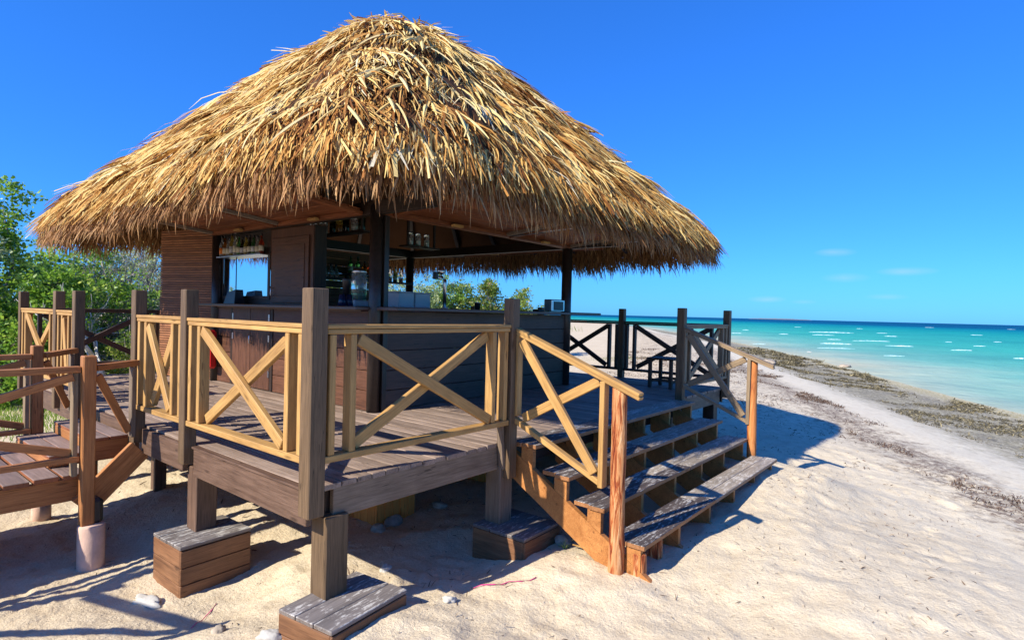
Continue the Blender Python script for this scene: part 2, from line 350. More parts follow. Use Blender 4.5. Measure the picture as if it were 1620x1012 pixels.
# flecks of dry seaweed over the upper beach
sx_ = s.n('ShaderNodeSeparateXYZ'); s.l(P, sx_.inputs[0]); fx = s.n('ShaderNodeMapRange', clamp=True); fx.inputs[1].default_value = 8; fx.inputs[2].default_value = 13; s.l(sx_.outputs[0], fx.inputs[0])
m1 = s.math('MULTIPLY', s.math('MULTIPLY', fx.outputs[0], band(9, 13.5, 1.6, D)), s.ramp(s.math('ADD', spk, s.math('MULTIPLY', sp2, .6)), [(.80, (0, 0, 0)), (.88, (1, 1, 1))]))
c = s.mix(s.math('MULTIPLY', m1, .8), c, (.13, .09, .07))
m2 = s.math('MULTIPLY', band(8.0, 8.95, .35, Dn), s.ramp(spk, [(.40, (0, 0, 0)), (.54, (1, 1, 1))]))
c = s.mix(s.math('MULTIPLY', m2, .85), c, (.12, .075, .055))
m3 = s.math('MULTIPLY', band(5.2, 7.0, .8, Dn), s.ramp(spk, [(.55, (0, 0, 0)), (.64, (1, 1, 1))]))
c = s.mix(s.math('MULTIPLY', m3, .55), c, (.42, .26, .12))
m4 = s.math('MULTIPLY', band(1.2, 5.9, .9, Dn), s.ramp(spk, [(.30, (0, 0, 0)), (.5, (1, 1, 1))]))
c = s.mix(s.math('MULTIPLY', m4, .85), c, s.ramp(s.noise(P, 2.2, 5, .7), [(.35, (.07, .06, .045)), (.55, (.16, .135, .075)), (.72, (.34, .30, .19))]))
m5 = s.math('MULTIPLY', band(-.3, 1.5, .4, Dn), s.ramp(spk, [(.38, (0, 0, 0)), (.55, (1, 1, 1))]))
c = s.mix(s.math('MULTIPLY', m5, .9), c, s.ramp(n2, [(.35, (.22, .18, .06)), (.7, (.42, .34, .14))]))
# specks on the near sand
vo = s.n('ShaderNodeTexVoronoi'); vo.inputs['Scale'].default_value = 9; s.l(s.mix(.08, P, s.n('ShaderNodeTexNoise').outputs[1], 'ADD'), vo.inputs['Vector'])
c = s.mix(s.math('MULTIPLY', s.ramp(vo.outputs['Distance'], [(.03, (1, 1, 1)), (.10, (0, 0, 0))]), s.ramp(spk, [(.5, (0, 0, 0)), (.6, (.75, .75, .75))])), c, (.14, .10, .07))
s.col(c); s.rough(.95, .12)
s.bump(s.math('ADD', s.math('ADD', s.math('MULTIPLY', n2, .7), s.math('MULTIPLY', n3, .20)), s.math('MULTIPLY', s.noise(P, 28, 4, .6), .40)), .62, .034)
sand = link('sand_beach', gridmesh('sand_beach', graded(-3.2, 8.5, .04, 3000, 1.13), graded(-3.6, 4.2, .04, 3000, 1.13), zground, None, s.m)); sand['kind'] = 'structure'

# sea
s = N('sea_water'); P = s.n('ShaderNodeNewGeometry').outputs['Position']; D = s.math('MULTIPLY', s.n('ShaderNodeAttribute', attribute_name='shore').outputs['Fac'], -1)
w1 = s.noise(s.mapping(P, (1, 1, 1)), .05, 4, .6); Dm = s.math('ADD', D, s.math('MULTIPLY', s.math('SUBTRACT', w1, .5), 14))
L_ = s.math('DIVIDE', s.math('LOGARITHM', s.math('MAXIMUM', s.math('ADD', Dm, 4), 1), 10), 3.6)
c = s.ramp(L_, [(.16, (.48, .46, .32)), (.24, (.34, .44, .34)), (.31, (.17, .41, .33)), (.42, (.05, .37, .30)), (.585, (.012, .29, .27)), (.665, (.002, .19, .25)), (.72, (.002, .085, .18)), (.95, (.002, .07, .16))])
st = s.noise(s.mapping(P, (.30, .42, .3)), .12, 5, .7)
c = s.mix(.6, c, s.ramp(st, [(.35, (.5, .66, .76)), (.6, (1, 1, 1))]), 'MULTIPLY'); c = s.mix(.35, c, s.ramp(s.noise(s.mapping(P, (.5, .5, .5)), 1.0, 5, .7), [(.35, (.6, .75, .8)), (.62, (1.1, 1.08, 1.05))]), 'MULTIPLY')
s.col(c); s.rough(.6, .03)
wv = s.math('ADD', s.noise(s.mapping(P, (.8, .8, .8)), 1.0, 5, .6), s.math('MULTIPLY', s.noise(P, .25, 3, .5), 1.4))
s.bump(wv, .5, .35)
def zsea(x, y, d): return np.full(x.shape, SEA)+.02*vnoise(x*.7, y*.7, 9)*(np.hypot(x, y) < 80)
sea = link('sea', gridmesh('sea', graded(8, 60, 1.0, 30000, 1.18), graded(-30, 20, 1.0, 30000, 1.18), zsea, None, s.m)); sea['kind'] = 'structure'
# breaking crests: low ridges of foam
s = N('sea_foam'); P = s.n('ShaderNodeNewGeometry').outputs['Position']; s.col(s.ramp(s.noise(P, 1.2, 5, .7), [(.35, (.2, .5, .48)), (.65, (.75, .85, .84))])); s.rough(.8, .2); foam = s.m
V = []; Fc = []
def crest(cx, cy, L, w, h):
    n = 26; b = len(V); ph = random.uniform(0, 9)
    for i in range(n):
        t = i/(n-1)*2-1; p = Vector((cx, cy, SEA))+rt*(t*L/2)+fw*(.5*math.sin(t*2+ph)*w+w*.5*mnoise.noise(Vector((t*5, ph, 0))))
        ww = w*max(0.05, (1-t*t))*(.55+.9*abs(mnoise.noise(Vector((t*9, ph, 3))))); hh = h*max(0, 1-abs(t)**3)*(.5+.9*abs(mnoise.noise(Vector((t*7, ph, 5)))))
        V.extend([p-fw*ww+up*.0, p-fw*ww*.25+up*(hh+.02), p+fw*ww*.3+up*(hh*.8+.02), p+fw*ww-up*.05])
    for i in range(n-1):
        for k in range(3): Fc.append((b+4*i+k, b+4*i+4+k, b+4*i+5+k, b+4*i+1+k))
for a in [(160.4, 25.6, 10.4, 0.47), (129.3, 21.5, 4.4, 0.29), (124.0, 27.7, 2.0, 0.29), (249.8, 53.3, 3.0, 0.38), (101.7, 14.7, 2.2, 0.19), (82.3, 11.2, 3.7, 0.31), (178.0, 16.8, 3.0, 0.25), (142.5, 11.2, 2.6, 0.25), (101.8, 9.7, 5.8, 0.29), (85.3, 4.6, 3.3, 0.24), (81.1, -1.6, 2.6, 0.24), (472.4, 22.9, 6.7, 0.63), (202.6, -2.6, 3.1, 0.26), (129.0, -5.6, 1.5, 0.16), (100.2, -3.2, 1.7, 0.16), (68.8, 8.9, 3.8, 0.13), (116.0, 34.5, 2.0, 0.19), (59.3, 2.7, 1.7, 0.11), (67.5, -6.0, 1.1, 0.17), (151.8, 43.6, 1.6, 0.24), (527.7, -20.3, 5.3, 0.49), (115.2, 0.7, 1.2, 0.15), (70.0, 17.2, 1.5, 0.11), (264.8, 34.0, 2.3, 0.28)]:
    crest(a[0], a[1], a[2]*1.05, a[3]*1.5, a[3]*.42)
fo = link('breaking_foam', mesh('breaking_foam', V, Fc, foam, True)); setprops(fo, 'short white foam crests scattered over the turquoise shallows', 'foam', kind='stuff')
# low island on the horizon
V = []; Fc = []; n = 60
ic = Vector((-2, -3, 0))+fw*6000+rt*((1238-810)/F*6000)
for i in range(n):
    t = i/(n-1)*2-1; p = ic+rt*(t*330); h = 9*max(0, 1-t*t)**.6*(1+.5*mnoise.noise(Vector((t*9, 2, 1)))) if i < n else 0
    V.extend([p+up*(-1.5), p+fw*60+up*(h+.5), p+fw*160+up*(-1.5)])
for i in range(n-1):
    for k in range(2): Fc.append((3*i+k, 3*i+3+k, 3*i+4+k, 3*i+1+k))
isl = link('island', mesh('island', V, Fc, plain('far_island_land', (.16, .17, .16), .9, var=.3), True)); isl['kind'] = 'structure'
# ---- PART2

# ------------------------------------------------------------------ deck
DU, DV, DZ = 7.2, 7.2, 1.0
deck = thing('wooden_deck', 'raised square grey brown board deck carrying the thatched bar', 'deck', (0, 0, 0))
y = 0.0; pw = .1333
nb = int(DU/.12)
# boards run along v, ends show on the sea-side edge; the two boards nearest the left edge are the wide border
u0 = 0.0; k = 0
while u0 < DU-.02:
    w = .20 if k == 0 else .116
    g = .008
    cuts = [0.0, 7.2] if k == 0 else [0.0, random.choice([2.0, 2.4, 3.1, 3.6]), random.choice([4.6, 5.2, 5.6]), 7.2]
    cuts[0] = random.uniform(-.012, .008) if k else 0
    for a, b in zip(cuts[:-1], cuts[1:]):
        zz = DZ-.019+random.uniform(-.0035, .0035)
        board('plank', deck, (u0+w/2, a+.003, zz), (u0+w/2, b-.003, zz+random.uniform(-.002, .002)), w-g, .036, 'deck', bev=.003, jit=.012)
    u0 += w; k += 1
# fascia boards and joists under the planks
board('fascia', deck, (-.022, 1.60, .872), (-.022, .02, .872), .215, .04, 'fascia', (-1, 0, 0))
board('fascia', deck, (-.022, 2.66, .872), (-.022, 1.80, .872), .215, .04, 'fascia', (-1, 0, 0))
board('fascia', deck, (-.022, 4.40, .872), (-.022, 2.84, .872), .215, .04, 'fascia', (-1, 0, 0))
board('fascia', deck, (-.022, 7.2, .872), (-.022, 4.60, .872), .215, .04, 'fascia', (-1, 0, 0))
board('edge_strip', deck, (-.030, 1.60, .990), (-.030, .05, .990), .016, .055, 'fascia', (-1, 0, 0), bev=.002)
board('fascia', deck, (.14, .026, .872), (1.76, .026, .872), .20, .04, 'beam', (0, -1, 0))
board('fascia', deck, (1.9, .026, .860), (5.36, .026, .860), .20, .04, 'dark', (0, -1, 0))
board('fascia', deck, (5.50, .026, .872), (7.12, .026, .872), .20, .04, 'beam', (0, -1, 0))
board('fascia', deck, (7.222, .0, .872), (7.222, 7.2, .872), .20, .04, 'dark', (1, 0, 0))
board('fascia', deck, (0, 7.222, .872), (7.2, 7.222, .872), .20, .04, 'dark', (0, 1, 0))
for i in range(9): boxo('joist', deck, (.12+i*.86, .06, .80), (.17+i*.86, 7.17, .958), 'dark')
PZT, PZB = 2.216, .851
def post(u, v, zt=PZT, zb=PZB, mt='post', w=.10): return board('railing_post', deck, (u, v, zb), (u, v, zt), w, w, mt, (-1, 0, 0), bev=.006)
o = -.05
for v in (1.696, 2.75, 4.511, 5.251, 6.907): post(o, v, w=.098)
post(-.052, -.052, PZT, PZB, w=.112)
for u in (1.818, 5.426): post(u, o, zb=.70 if u < 5 else .86, w=.1)
post(7.206, o); post(7.25, 1.81)
for v in (3.6, 5.4, 7.2): post(7.25, v)
for u in (1.8, 3.6, 5.4): post(u, 7.25)
# corner upright at the back of post G (short leaning cleat)
board('cleat', deck, (1.72, -.03, 1.16), (1.76, -.03, .78), .04, .05, 'beam', (0, -1, 0))
# pillars holding the deck
def pillar(u, v, zb, w=.165, mt='beam', zt=.80): return board('support_pillar', deck, (u, v, zb), (u, v, zt), w, w, mt, (-1, 0, 0), bev=.007)
pillar(.15, .05, .25, .165, 'post'); pillar(.09, 1.74, .2, .165, 'fascia'); pillar(.55, 3.9, -.3, .12, 'fascia'); pillar(.1, 4.6, -.3, .12, 'dark'); pillar(.1, 6.9, -.3, .14, 'dark')
pillar(1.82, .05, .2, .165, 'beam'); pillar(5.42, .1, .0, .15, 'dark'); pillar(6.98, .10, -.2, .17, 'dark'); pillar(6.98, 2.0, -.3, .16, 'dark'); pillar(6.98, 4.5, -.3, .16, 'dark'); pillar(6.98, 7.0, -.3, .16, 'dark'); pillar(3.6, 7.0, -.3, .16, 'dark')

# footing boxes ---------------------------------------------------------
def footing(label, u0, v0, u1, v1, zb, zt, sm, tm, rot=0, ntop=3, nside=2, vertical=False, grp='wooden footing boxes in the sand'):
    cu, cv = (u0+u1)/2, (v0+v1)/2
    t = thing('footing_box', label, 'footing', (cu, cv, zb), grp)
    Rm = Matrix.Translation((cu, cv, 0)) @ Matrix.Rotation(rot, 4, 'Z') @ Matrix.Translation((-cu, -cv, 0))
    def pl(nm, a, b, w, th, mt, upv):
        board(nm, t, Rm @ Vector(a), Rm @ Vector(b), w, th, mt, Rm.to_3x3() @ Vector(upv), bev=.004)
    H = zt-zb-.03; hh = H/nside
    if not vertical:
        for i in range(nside):
            z = zb+hh*(i+.5); h = hh-.005
            pl('plank', (u0+.012, v0+.022, z), (u0+.012, v1, z), h, .024, sm, (-1, 0, 0)); pl('plank', (u1-.012, v0+.022, z), (u1-.012, v1, z), h, .024, sm, (1, 0, 0))
            pl('plank', (u0, v0+.011, z), (u1, v0+.011, z), h, .022, sm, (0, -1, 0)); pl('plank', (u0+.024, v1-.011, z), (u1-.024, v1-.011, z), h, .022, sm, (0, 1, 0))
        n = ntop; wv = (v1-v0)/n
        for i in range(n):
            v = v0+wv*(i+.5)
            pl('top_plank', (u0-.004, v, zt-.014+random.uniform(-.003, .003)), (u1+.004, v, zt-.014), wv-.007, .027, tm, (0, 0, 1))
    else:
        n = 5
        for i in range(n):
            wv = (v1-v0)/n; v = v0+wv*(i+.5)
            pl('plank', (u0+.012, v, zb), (u0+.012, v, zt), wv-.005, .024, sm, (-1, 0, 0)); pl('plank', (u1-.012, v, zb), (u1-.012, v, zt), wv-.005, .024, sm, (1, 0, 0))
            wu = (u1-u0)/n; u = u0+wu*(i+.5)
            pl('plank', (u, v0-.013, zb), (u, v0-.013, zt), wu-.005, .024, sm, (0, -1, 0)); pl('plank', (u, v1+.013, zb), (u, v1+.013, zt), wu-.005, .024, sm, (0, 1, 0))
    return t
footing('low wide footing box under the front corner pillar, half sunk in sand', -.14, -.34, .47, .13, .02, .295, 'box', 'boxtop', R(7), 3, 2)
footing('tall three board footing box under the pillar beneath the left railing', -.205, 1.42, .335, 1.89, -.12, .30, 'box', 'boxtop', R(2), 4, 3)
footing('flat footing box in deck shade beside the stair stringer', 1.62, -.39, 2.13, .16, .0, .315, 'box', 'boxtop', R(1), 3, 1)
for lab, u, v in (('orange vertical board box pier under the nearest bar corner', 1.56, 1.40), ('orange vertical board box pier under deck behind the shaded footing box', 3.3, 1.40), ('box pier deepest under the deck below the seaward bar corner', 5.2, 1.4), ('box pier below the left side bar doors', 1.6, 3.4), ('box pier below the far left bar corner', 1.6, 5.2)):
    footing(lab, u, v, u+.5, v+.55, -.08, .79, 'freshpine', 'freshpine', vertical=True, grp='board box piers under the bar')

# railings ---------------------------------------------------------------
def railing(label, a, b, nrm, mt, z0=1.20, z1=2.0, st=((.045, .195), (.195, .045)), depth=.085, grp='cross braced railing panels round the deck'):
    """a,b = ends (u,v) at the rail line, nrm = outward normal; two stiles each end, X between"""
    a = Vector((*a, 0)); b = Vector((*b, 0)); d = (b-a).normalized(); L = (b-a).length; nv = Vector((*nrm, 0)); o = random.uniform(-.003, .003)
    t = thing('deck_railing', label, 'railing', (a.x, a.y, z0), grp)
    Z = lambda z: Vector((0, 0, z))
    board('top_rail', t, a+Z(z1-.013), b+Z(z1-.016), depth+.01, .026, mt); board('top_rail', t, a+d*.004+Z(z1-.044), b-d*.006+Z(z1-.046), depth, .030, mt)
    board('bottom_rail', t, a+Z(z0-.02), b+Z(z0-.022), depth, .042, mt)
    zlo, zhi = z0+.002, z1-.062
    for s_ in st[0]:
        p = a+d*(s_+o); board('stile', t, p+Z(zlo), p+Z(zhi), depth-.006, .046, mt, tuple(d))
    for s_ in st[1]:
        p = b-d*(s_+o); board('stile', t, p+Z(zlo), p+Z(zhi), depth-.006, .046, mt, tuple(d))
    p, q = a+d*(max(st[0])+.045), b-d*(max(st[1])+.045)
    fl = -1 if nrm[0] < 0 else 1
    for (x0, x1, of) in ((p, q, .021*fl), (q, p, -.021*fl)):
        board('brace', t, x0+nv*of+Z(zhi-.03), x1+nv*of+Z(zlo+.03), .078, .038, mt, tuple(nv))
    return t
railing('pale pine railing between the front corner post and the second post on the left', (-.045, .01), (-.045, 1.643), (-1, 0), 'tan')
railing('short narrow pale railing on the left side next to the walkway steps', (-.045, 1.750), (-.045, 2.697), (-1, 0), 'tan')
railing('slim pale railing just beyond the walkway steps, seen almost edge on', (-.045, 4.565), (-.045, 5.198), (-1, 0), 'tan')
railing('farthest left pale railing with one clear cross, before the green bushes', (-.045, 5.305), (-.045, 6.855), (-1, 0), 'tan')
railing('wide pale pine railing from the front corner post to the head of the stairs', (.01, -.045), (1.765, -.045), (0, -1), 'tan')
railing('grey worn railing on the sea side just past the stairs', (5.48, -.045), (7.153, -.045), (0, -1), 'tanold')
railing('dark railing behind the stool, against the beach', (7.25, .01), (7.25, 1.757), (1, 0), 'greyrail', z0=1.17, z1=2.0)
railing('dark railing beside the seaward bar column, before the dune sand', (7.25, 1.863), (7.25, 3.547), (1, 0), 'greyrail', z0=1.17)
for lab, a, b, n in (('dark back railing hidden behind the bar counter', (7.25, 3.653), (7.25, 5.347), (1, 0)), ('dark back corner railing behind the bar', (7.25, 5.453), (7.25, 7.147), (1, 0)),
                     ('dark far left railing with crossed braces in front of the grey twigs', (.0, 7.25), (1.747, 7.25), (0, 1)), ('dark far railing beside the slatted wall', (1.853, 7.25), (3.547, 7.25), (0, 1)), ('dark far side railing behind the bar', (3.653, 7.25), (5.347, 7.25), (0, 1))):
    railing(lab, a, b, n, 'greyrail')

# stairs -----------------------------------------------------------------
st = thing('wooden_stairs', 'wide open stairs with four worn plank treads going down to the sand', 'stairs', (3.65, -.7, .1))
TR = [(1.0, -.135), (.803, -.480), (.622, -.800), (.425, -1.140)]            # top z, centre v
for i, (z, v) in enumerate(TR):
    U0, U1 = 1.90, 5.40
    for j, dv in enumerate((-.073, .073)):
        cut = (3.55, 3.25)[j]+random.uniform(-.2, .2)
        zz = z-.02
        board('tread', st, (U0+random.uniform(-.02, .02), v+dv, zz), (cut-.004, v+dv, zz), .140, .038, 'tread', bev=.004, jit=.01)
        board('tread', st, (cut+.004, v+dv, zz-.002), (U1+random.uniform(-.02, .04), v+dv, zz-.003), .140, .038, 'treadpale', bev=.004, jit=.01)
def prism(name, par, pts, u, w, mat):
    """polygon in (v,z) extruded along u"""
    c = Vector((u, sum(p[0] for p in pts)/len(pts), sum(p[1] for p in pts)/len(pts))); n = len(pts)
    V = [(w/2*s_, p[0]-c.y, p[1]-c.z) for s_ in (-1, 1) for p in pts]
    Fc = [tuple(range(n)), tuple(range(2*n-1, n-1, -1))]+[((i+1) % n, i, n+i, n+(i+1) % n) for i in range(n)]
    return link(name, mesh(name, V, Fc, M[mat]), Matrix.Translation(c), par)
slope = (TR[0][0]-TR[3][0])/(TR[0][1]-TR[3][1])
for i, u in enumerate((1.93, 2.62, 3.32, 4.0, 4.68, 5.35)):
    # sloped stringer: top line runs .16 under the tread noses
    f = lambda v: .93+(v+.0)*slope
    mt = 'orange'
    prism('stringer', st, [(.0, f(.0)), (-1.36, f(-1.36)), (-1.36, f(-1.36)-.10), (-1.22, f(-1.22)-.24), (.0, f(0)-.24)], u, .045, mt)
    for (z, v) in TR:
        a, b = v+.015, v-.105
        prism('support_block', st, [(a, z-.041), (b, z-.041), (b, f(b)+.002), (min(a, 0), f(min(a, 0))+.002)], u+.0, .042, mt)
# handrails of the stairs
def stair_rail(label, u, mt, vtop=-.045, vb=-1.02, e=0):
    t = thing('stair_railing', label, 'railing', (u, vb, .3), 'stair handrails')
    zt = lambda v: 1.985+(v-vtop)*.375; zb = lambda v: 1.21+(v-vtop)*.44
    for k_, (dz, w_) in enumerate(((-.012, .075), (-.040, .07))):
        board('top_rail', t, (u, vtop-.03, zt(vtop-.03)+dz), (u, -1.24-e, zt(-1.24-e)+dz), w_, .026, mt)
    board('bottom_rail', t, (u, vtop-.03, zb(vtop-.03)), (u, vb+.07, zb(vb+.07)), .06, .042, mt)
    board('stile', t, (u, vtop-.055, zb(vtop)+.02), (u, vtop-.055, zt(vtop-.06)-.055), .07, .04, mt, (0, -1, 0))
    board('stile', t, (u, vb+.085, zb(vb+.09)-.03), (u, vb+.085, zt(vb+.09)-.055), .075, .042, mt, (0, -1, 0))
    v1, v2 = vtop-.11, vb+.14
    board('brace', t, (u-.022, v1, zt(v1)-.08), (u-.022, v2, zb(v2)+.05), .075, .038, mt, (-1, 0, 0))
    board('brace', t, (u+.022, v1, zb(v1)+.05), (u+.022, v2, zt(v2)-.08), .075, .038, mt, (1, 0, 0))
    return t
lr = stair_rail('pale pine handrail with crossed braces sloping down the near side of the stairs', 1.86, 'tan')
rr = stair_rail('worn brown handrail sloping down the far side of the stairs', 5.43, 'tanold', e=-.02)
# barked log newels
s = N('stripped_bark_log'); tc = s.n('ShaderNodeTexCoord').outputs['Object']
g = s.noise(s.mapping(tc, (26, 26, 2.6)), 1.0, 5, .65, 1.2); g2 = s.noise(s.mapping(tc, (9, 9, 1.2)), 1.0, 4, .6, 1.5)
c = s.ramp(g, [(.38, (.15, .025, .010)), (.46, (.38, .10, .028)), (.53, (.56, .26, .10)), (.68, (.70, .42, .22))]); c = s.mix(.45, c, s.ramp(g2, [(.35, (.5, .32, .22)), (.6, (1, 1, 1))]), 'MULTIPLY')
s.col(c); s.rough(.7, .25); s.bump(g, .9, .02); M['log'] = s.m
s = N('stripped_orange_log'); tc = s.n('ShaderNodeTexCoord').outputs['Object']
g = s.noise(s.mapping(tc, (20, 20, 2.0)), 1.0, 5, .65, .8); c = s.ramp(g, [(.33, (.22, .055, .018)), (.5, (.50, .17, .045)), (.7, (.62, .27, .09))]); s.col(c); s.rough(.65, .25); s.bump(g, .6, .012); M['log2'] = s.m
def logpost(par, u, v, z0, z1, r_, mt, lean=(0, 0)):
    prof = [(r_*(.93+.1*mnoise.noise(Vector((z*2.2, u, 3)))), z) for z in np.linspace(0, z1-z0, 12)]
    return lathe('newel_log', par, prof, (u, v, z0), mt, seg=16, wob=.10, axis=(lean[0], lean[1], 1))
logpost(lr, 1.865, -1.07, .02, 1.585, .062, 'log', (.015, .012)); logpost(rr, 5.44, -.985, .15, 1.60, .062, 'log2', (.03, .02))
def stub(label, u, v, z0, z1, r_):
    o = lathe('log_stub', None, [(r_, 0), (r_*.97, (z1-z0)*.5), (r_*.95, z1-z0-.01), (r_*.8, z1-z0)], (u, v, z0), 'log', seg=11, wob=.18, smooth=False); setprops(o, label, 'log'); return o
stub('short sawn log stub standing in sand at the foot of the near stair post', 1.955, -1.215, .02, .345, .055)
stub('short squared log stub propping the lowest tread between the first two stringers', 2.33, -1.17, .02, .375, .055)

# walkway on the left -----------------------------------------------------
wk = thing('boardwalk', 'low reddish boardwalk coming in from the left edge to the deck steps', 'boardwalk', (-2.2, 3.2, 0))
WU = -.49; WZ = .695; V0, V1 = 2.60, 4.0
u = WU+.02
while u > -4.6:
    zz = WZ-.02+random.uniform(-.004, .004)
    board('plank', wk, (u-.085, V0-.03+random.uniform(-.01, .01), zz), (u-.085, V1+.05, zz), .160, .04, 'walk', jit=.01); u -= .185
board('edge_beam', wk, (WU, V0+.04, WZ-.135), (-4.6, V0+.04, WZ-.135), .185, .05, 'red', (0, -1, 0)); board('edge_beam', wk, (WU, V1-.02, WZ-.135), (-4.6, V1-.02, WZ-.135), .185, .05, 'red', (0, 1, 0))
board('edge_beam', wk, (WU+.01, V0+.07, WZ-.135), (WU+.01, V1-.06, WZ-.135), .185, .05, 'red', (1, 0, 0))
def wpost(u, v, zt=1.665, zb=.32): return board('railing_post', wk, (u, v, zb), (u, v, zt), .092, .092, 'red', (-1, 0, 0), bev=.008)
wpost(-.50, 2.47, 1.665, .28); wpost(-.50, 4.05, 1.66, .4); wpost(-2.75, 2.47, 1.665, .28); wpost(-2.75, 4.05)
board('post_sleeve', wk, (-.46, 2.50, .28), (-.46, 2.50, .50), .13, .15, 'tar', (-1, 0, 0), bev=.03)
for u, v in ((-.47, 2.45), (-.46, 4.0), (-2.72, 2.45), (-2.7, 4.0)):
    g0 = zg(u, v); lathe('concrete_footing', wk, [(.093, 0), (.095, .1), (.095, .29-g0+.14), (.088, .30-g0+.145)] if v < 3 else [(.08, 0), (.08, .48)], (u, v, g0-.15), 'concrete', seg=20)
def wrail(label, u0, u1, v):
    t = thing('boardwalk_railing', label, 'railing', (u0, v, WZ), 'boardwalk railings')
    board('top_rail', t, (u0, v, 1.555), (u1, v, 1.555), .075, .05, 'red'); board('bottom_rail', t, (u0, v, .835), (u1, v, .835), .06, .045, 'red')
    board('brace', t, (u0-.05, v-.02, 1.50), (u1+.05, v-.02, .88), .065, .034, 'red', (0, -1, 0)); board('brace', t, (u0-.05, v+.02, .88), (u1+.05, v+.02, 1.50), .065, .034, 'red', (0, 1, 0))
    board('stile', t, (u0-.03, v+.02, WZ+.0), (u0-.03, v+.02, 1.53), .08, .036, 'tanold', (-1, 0, 0))
wrail('reddish railing along the near side of the boardwalk', WU-.06, -2.70, 2.50); wrail('reddish railing along the far side of the boardwalk', WU-.06, -2.70, 4.02)
for lab, v, vb in (('short reddish railing joining the near boardwalk post to the deck post', 2.50, 2.62), ('short reddish railing joining the far boardwalk post to the deck', 4.05, 4.4)):
    t = thing('step_railing', lab, 'railing', (-.3, v, 1), 'boardwalk railings')
    board('top_rail', t, (WU+.04, v, 1.56), (-.10, vb+.02, 1.575), .075, .05, 'red'); board('stile', t, (-.135, vb, .93), (-.135, vb, 1.54), .075, .035, 'beam', (-1, 0, 0)); board('brace', t, (WU+.06, v, 1.50), (-.16, vb, .98), .06, .035, 'red', (0, -1, 0))
ws = thing('step_box', 'reddish boxed double step leading from the boardwalk up to the deck', 'steps', (-.3, 3.3, WZ))
for (a, b, z0, z1) in ((-.66, -.37, WZ+.004, .80), (-.37, -.075, WZ+.004, .905)):
    boxo('riser', ws, (a, 2.90, z0), (a+.03, 4.0, z1-.03), 'red'); boxo('side_board', ws, (a+.031, 2.90, z0), (b, 2.93, z1-.03), 'red')
    for k_ in range(2):
        w_ = (b-a)/2; boxo('step_board', ws, (a+w_*k_+.002, 2.88, z1-.029), (a+w_*(k_+1)-.004, 4.02, z1), 'walk')
boxo('support_leg', ws, (-.36, 3.0, -.1), (-.28, 3.08, WZ-.05), 'red')
board('side_stringer', ws, (-.50, 2.60, .40), (-.06, 2.66, .80), .20, .045, 'red', (0, -1, 0))
# second arm of the boardwalk railing, turning towards the camera beyond the left edge of the photo
t = thing('turning_railing', 'reddish boardwalk railing turning off beyond the left edge', 'railing', (-2.8, 1.6, 0), 'boardwalk railings')
board('top_rail', t, (-2.80, 2.42, 1.56), (-2.42, 1.25, 1.56), .09, .05, 'red'); board('brace', t, (-2.78, 2.36, .9), (-2.44, 1.3, 1.5), .07, .035, 'red', (-1, 0, 0)); board('railing_post', t, (-2.42, 1.22, 0), (-2.42, 1.22, 1.66), .09, .09, 'red', (-1, 0, 0))

# ------------------------------------------------------------------ bar hut
A0, A1 = 1.89, 5.56; BT = 2.125; BEAM = 3.10
bar = thing('beach_bar', 'square dark wooden bar with counter, doors and columns under the thatch', 'bar', (3.7, 3.7, DZ))
def col(u, v, r_=.078, zt=BEAM+.1): return lathe('column', bar, [(r_, 0), (r_, zt-DZ)], (u, v, DZ+.002), 'column', seg=20)
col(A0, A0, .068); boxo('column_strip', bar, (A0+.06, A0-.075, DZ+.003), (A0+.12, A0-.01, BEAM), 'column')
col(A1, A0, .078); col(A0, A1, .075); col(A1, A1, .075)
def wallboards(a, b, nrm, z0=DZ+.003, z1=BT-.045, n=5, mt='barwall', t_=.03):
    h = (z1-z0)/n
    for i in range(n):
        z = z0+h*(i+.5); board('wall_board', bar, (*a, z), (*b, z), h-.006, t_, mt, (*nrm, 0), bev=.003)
wallboards((A0+.13, A0-.01), (A1-.08, A0-.01), (0, -1), mt='barshade'); wallboards((A0, 1.97), (A0, 3.93), (-1, 0)); wallboards((A0, 5.08), (A0, 5.48), (-1, 0))
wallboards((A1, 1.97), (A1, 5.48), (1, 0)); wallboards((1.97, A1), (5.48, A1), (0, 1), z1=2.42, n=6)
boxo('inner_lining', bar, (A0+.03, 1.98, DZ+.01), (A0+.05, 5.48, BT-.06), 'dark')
# corner trim and cabinet doors on the left side
boxo('door_frame', bar, (A0-.024, 3.94, DZ+.003), (A0+.02, 4.0, BT-.045), 'dark'); boxo('door_frame', bar, (A0-.024, 5.02, DZ+.003), (A0+.02, 5.075, BT-.045), 'dark')
for (a, b) in ((4.005, 4.51), (4.515, 5.015)):
    d_ = board('door', bar, (A0-.012, (a+b)/2, DZ+.01), (A0-.012, (a+b)/2, BT-.05), b-a-.006, .028, 'barwall', (-1, 0, 0))
for v in (4.02, 5.0):
    for z in (1.22, 1.68, 1.95):
        board('hinge', bar, (A0-.030, v, z-.045), (A0-.030, v, z+.045), .03, .008, 'metal', (-1, 0, 0), bev=.002)
tube('door_handle', bar, [(A0-.028, 4.47, 1.60), (A0-.06, 4.47, 1.60), (A0-.06, 4.47, 1.70), (A0-.028, 4.47, 1.70)], .008, 'metal')
# counter tops
board('counter_top', bar, (A0-.02, A0-.20, BT-.02), (6.29, A0-.02, BT-.02), .36, .04, 'counter', bev=.008)
board('counter_top', bar, (A0-.12, A0+.005, BT-.021), (A0-.12, 5.62, BT-.021), .24, .038, 'counter', bev=.008)
board('counter_top', bar, (A0+.12, A0+.20, BT-.045), (A0+.12, 5.5, BT-.045), .30, .03, 'counter', bev=.006)
board('counter_top', bar, (A1+.02, A0+.02, BT-.02), (A1+.02, 5.5, BT-.02), .34, .038, 'counter', bev=.008)
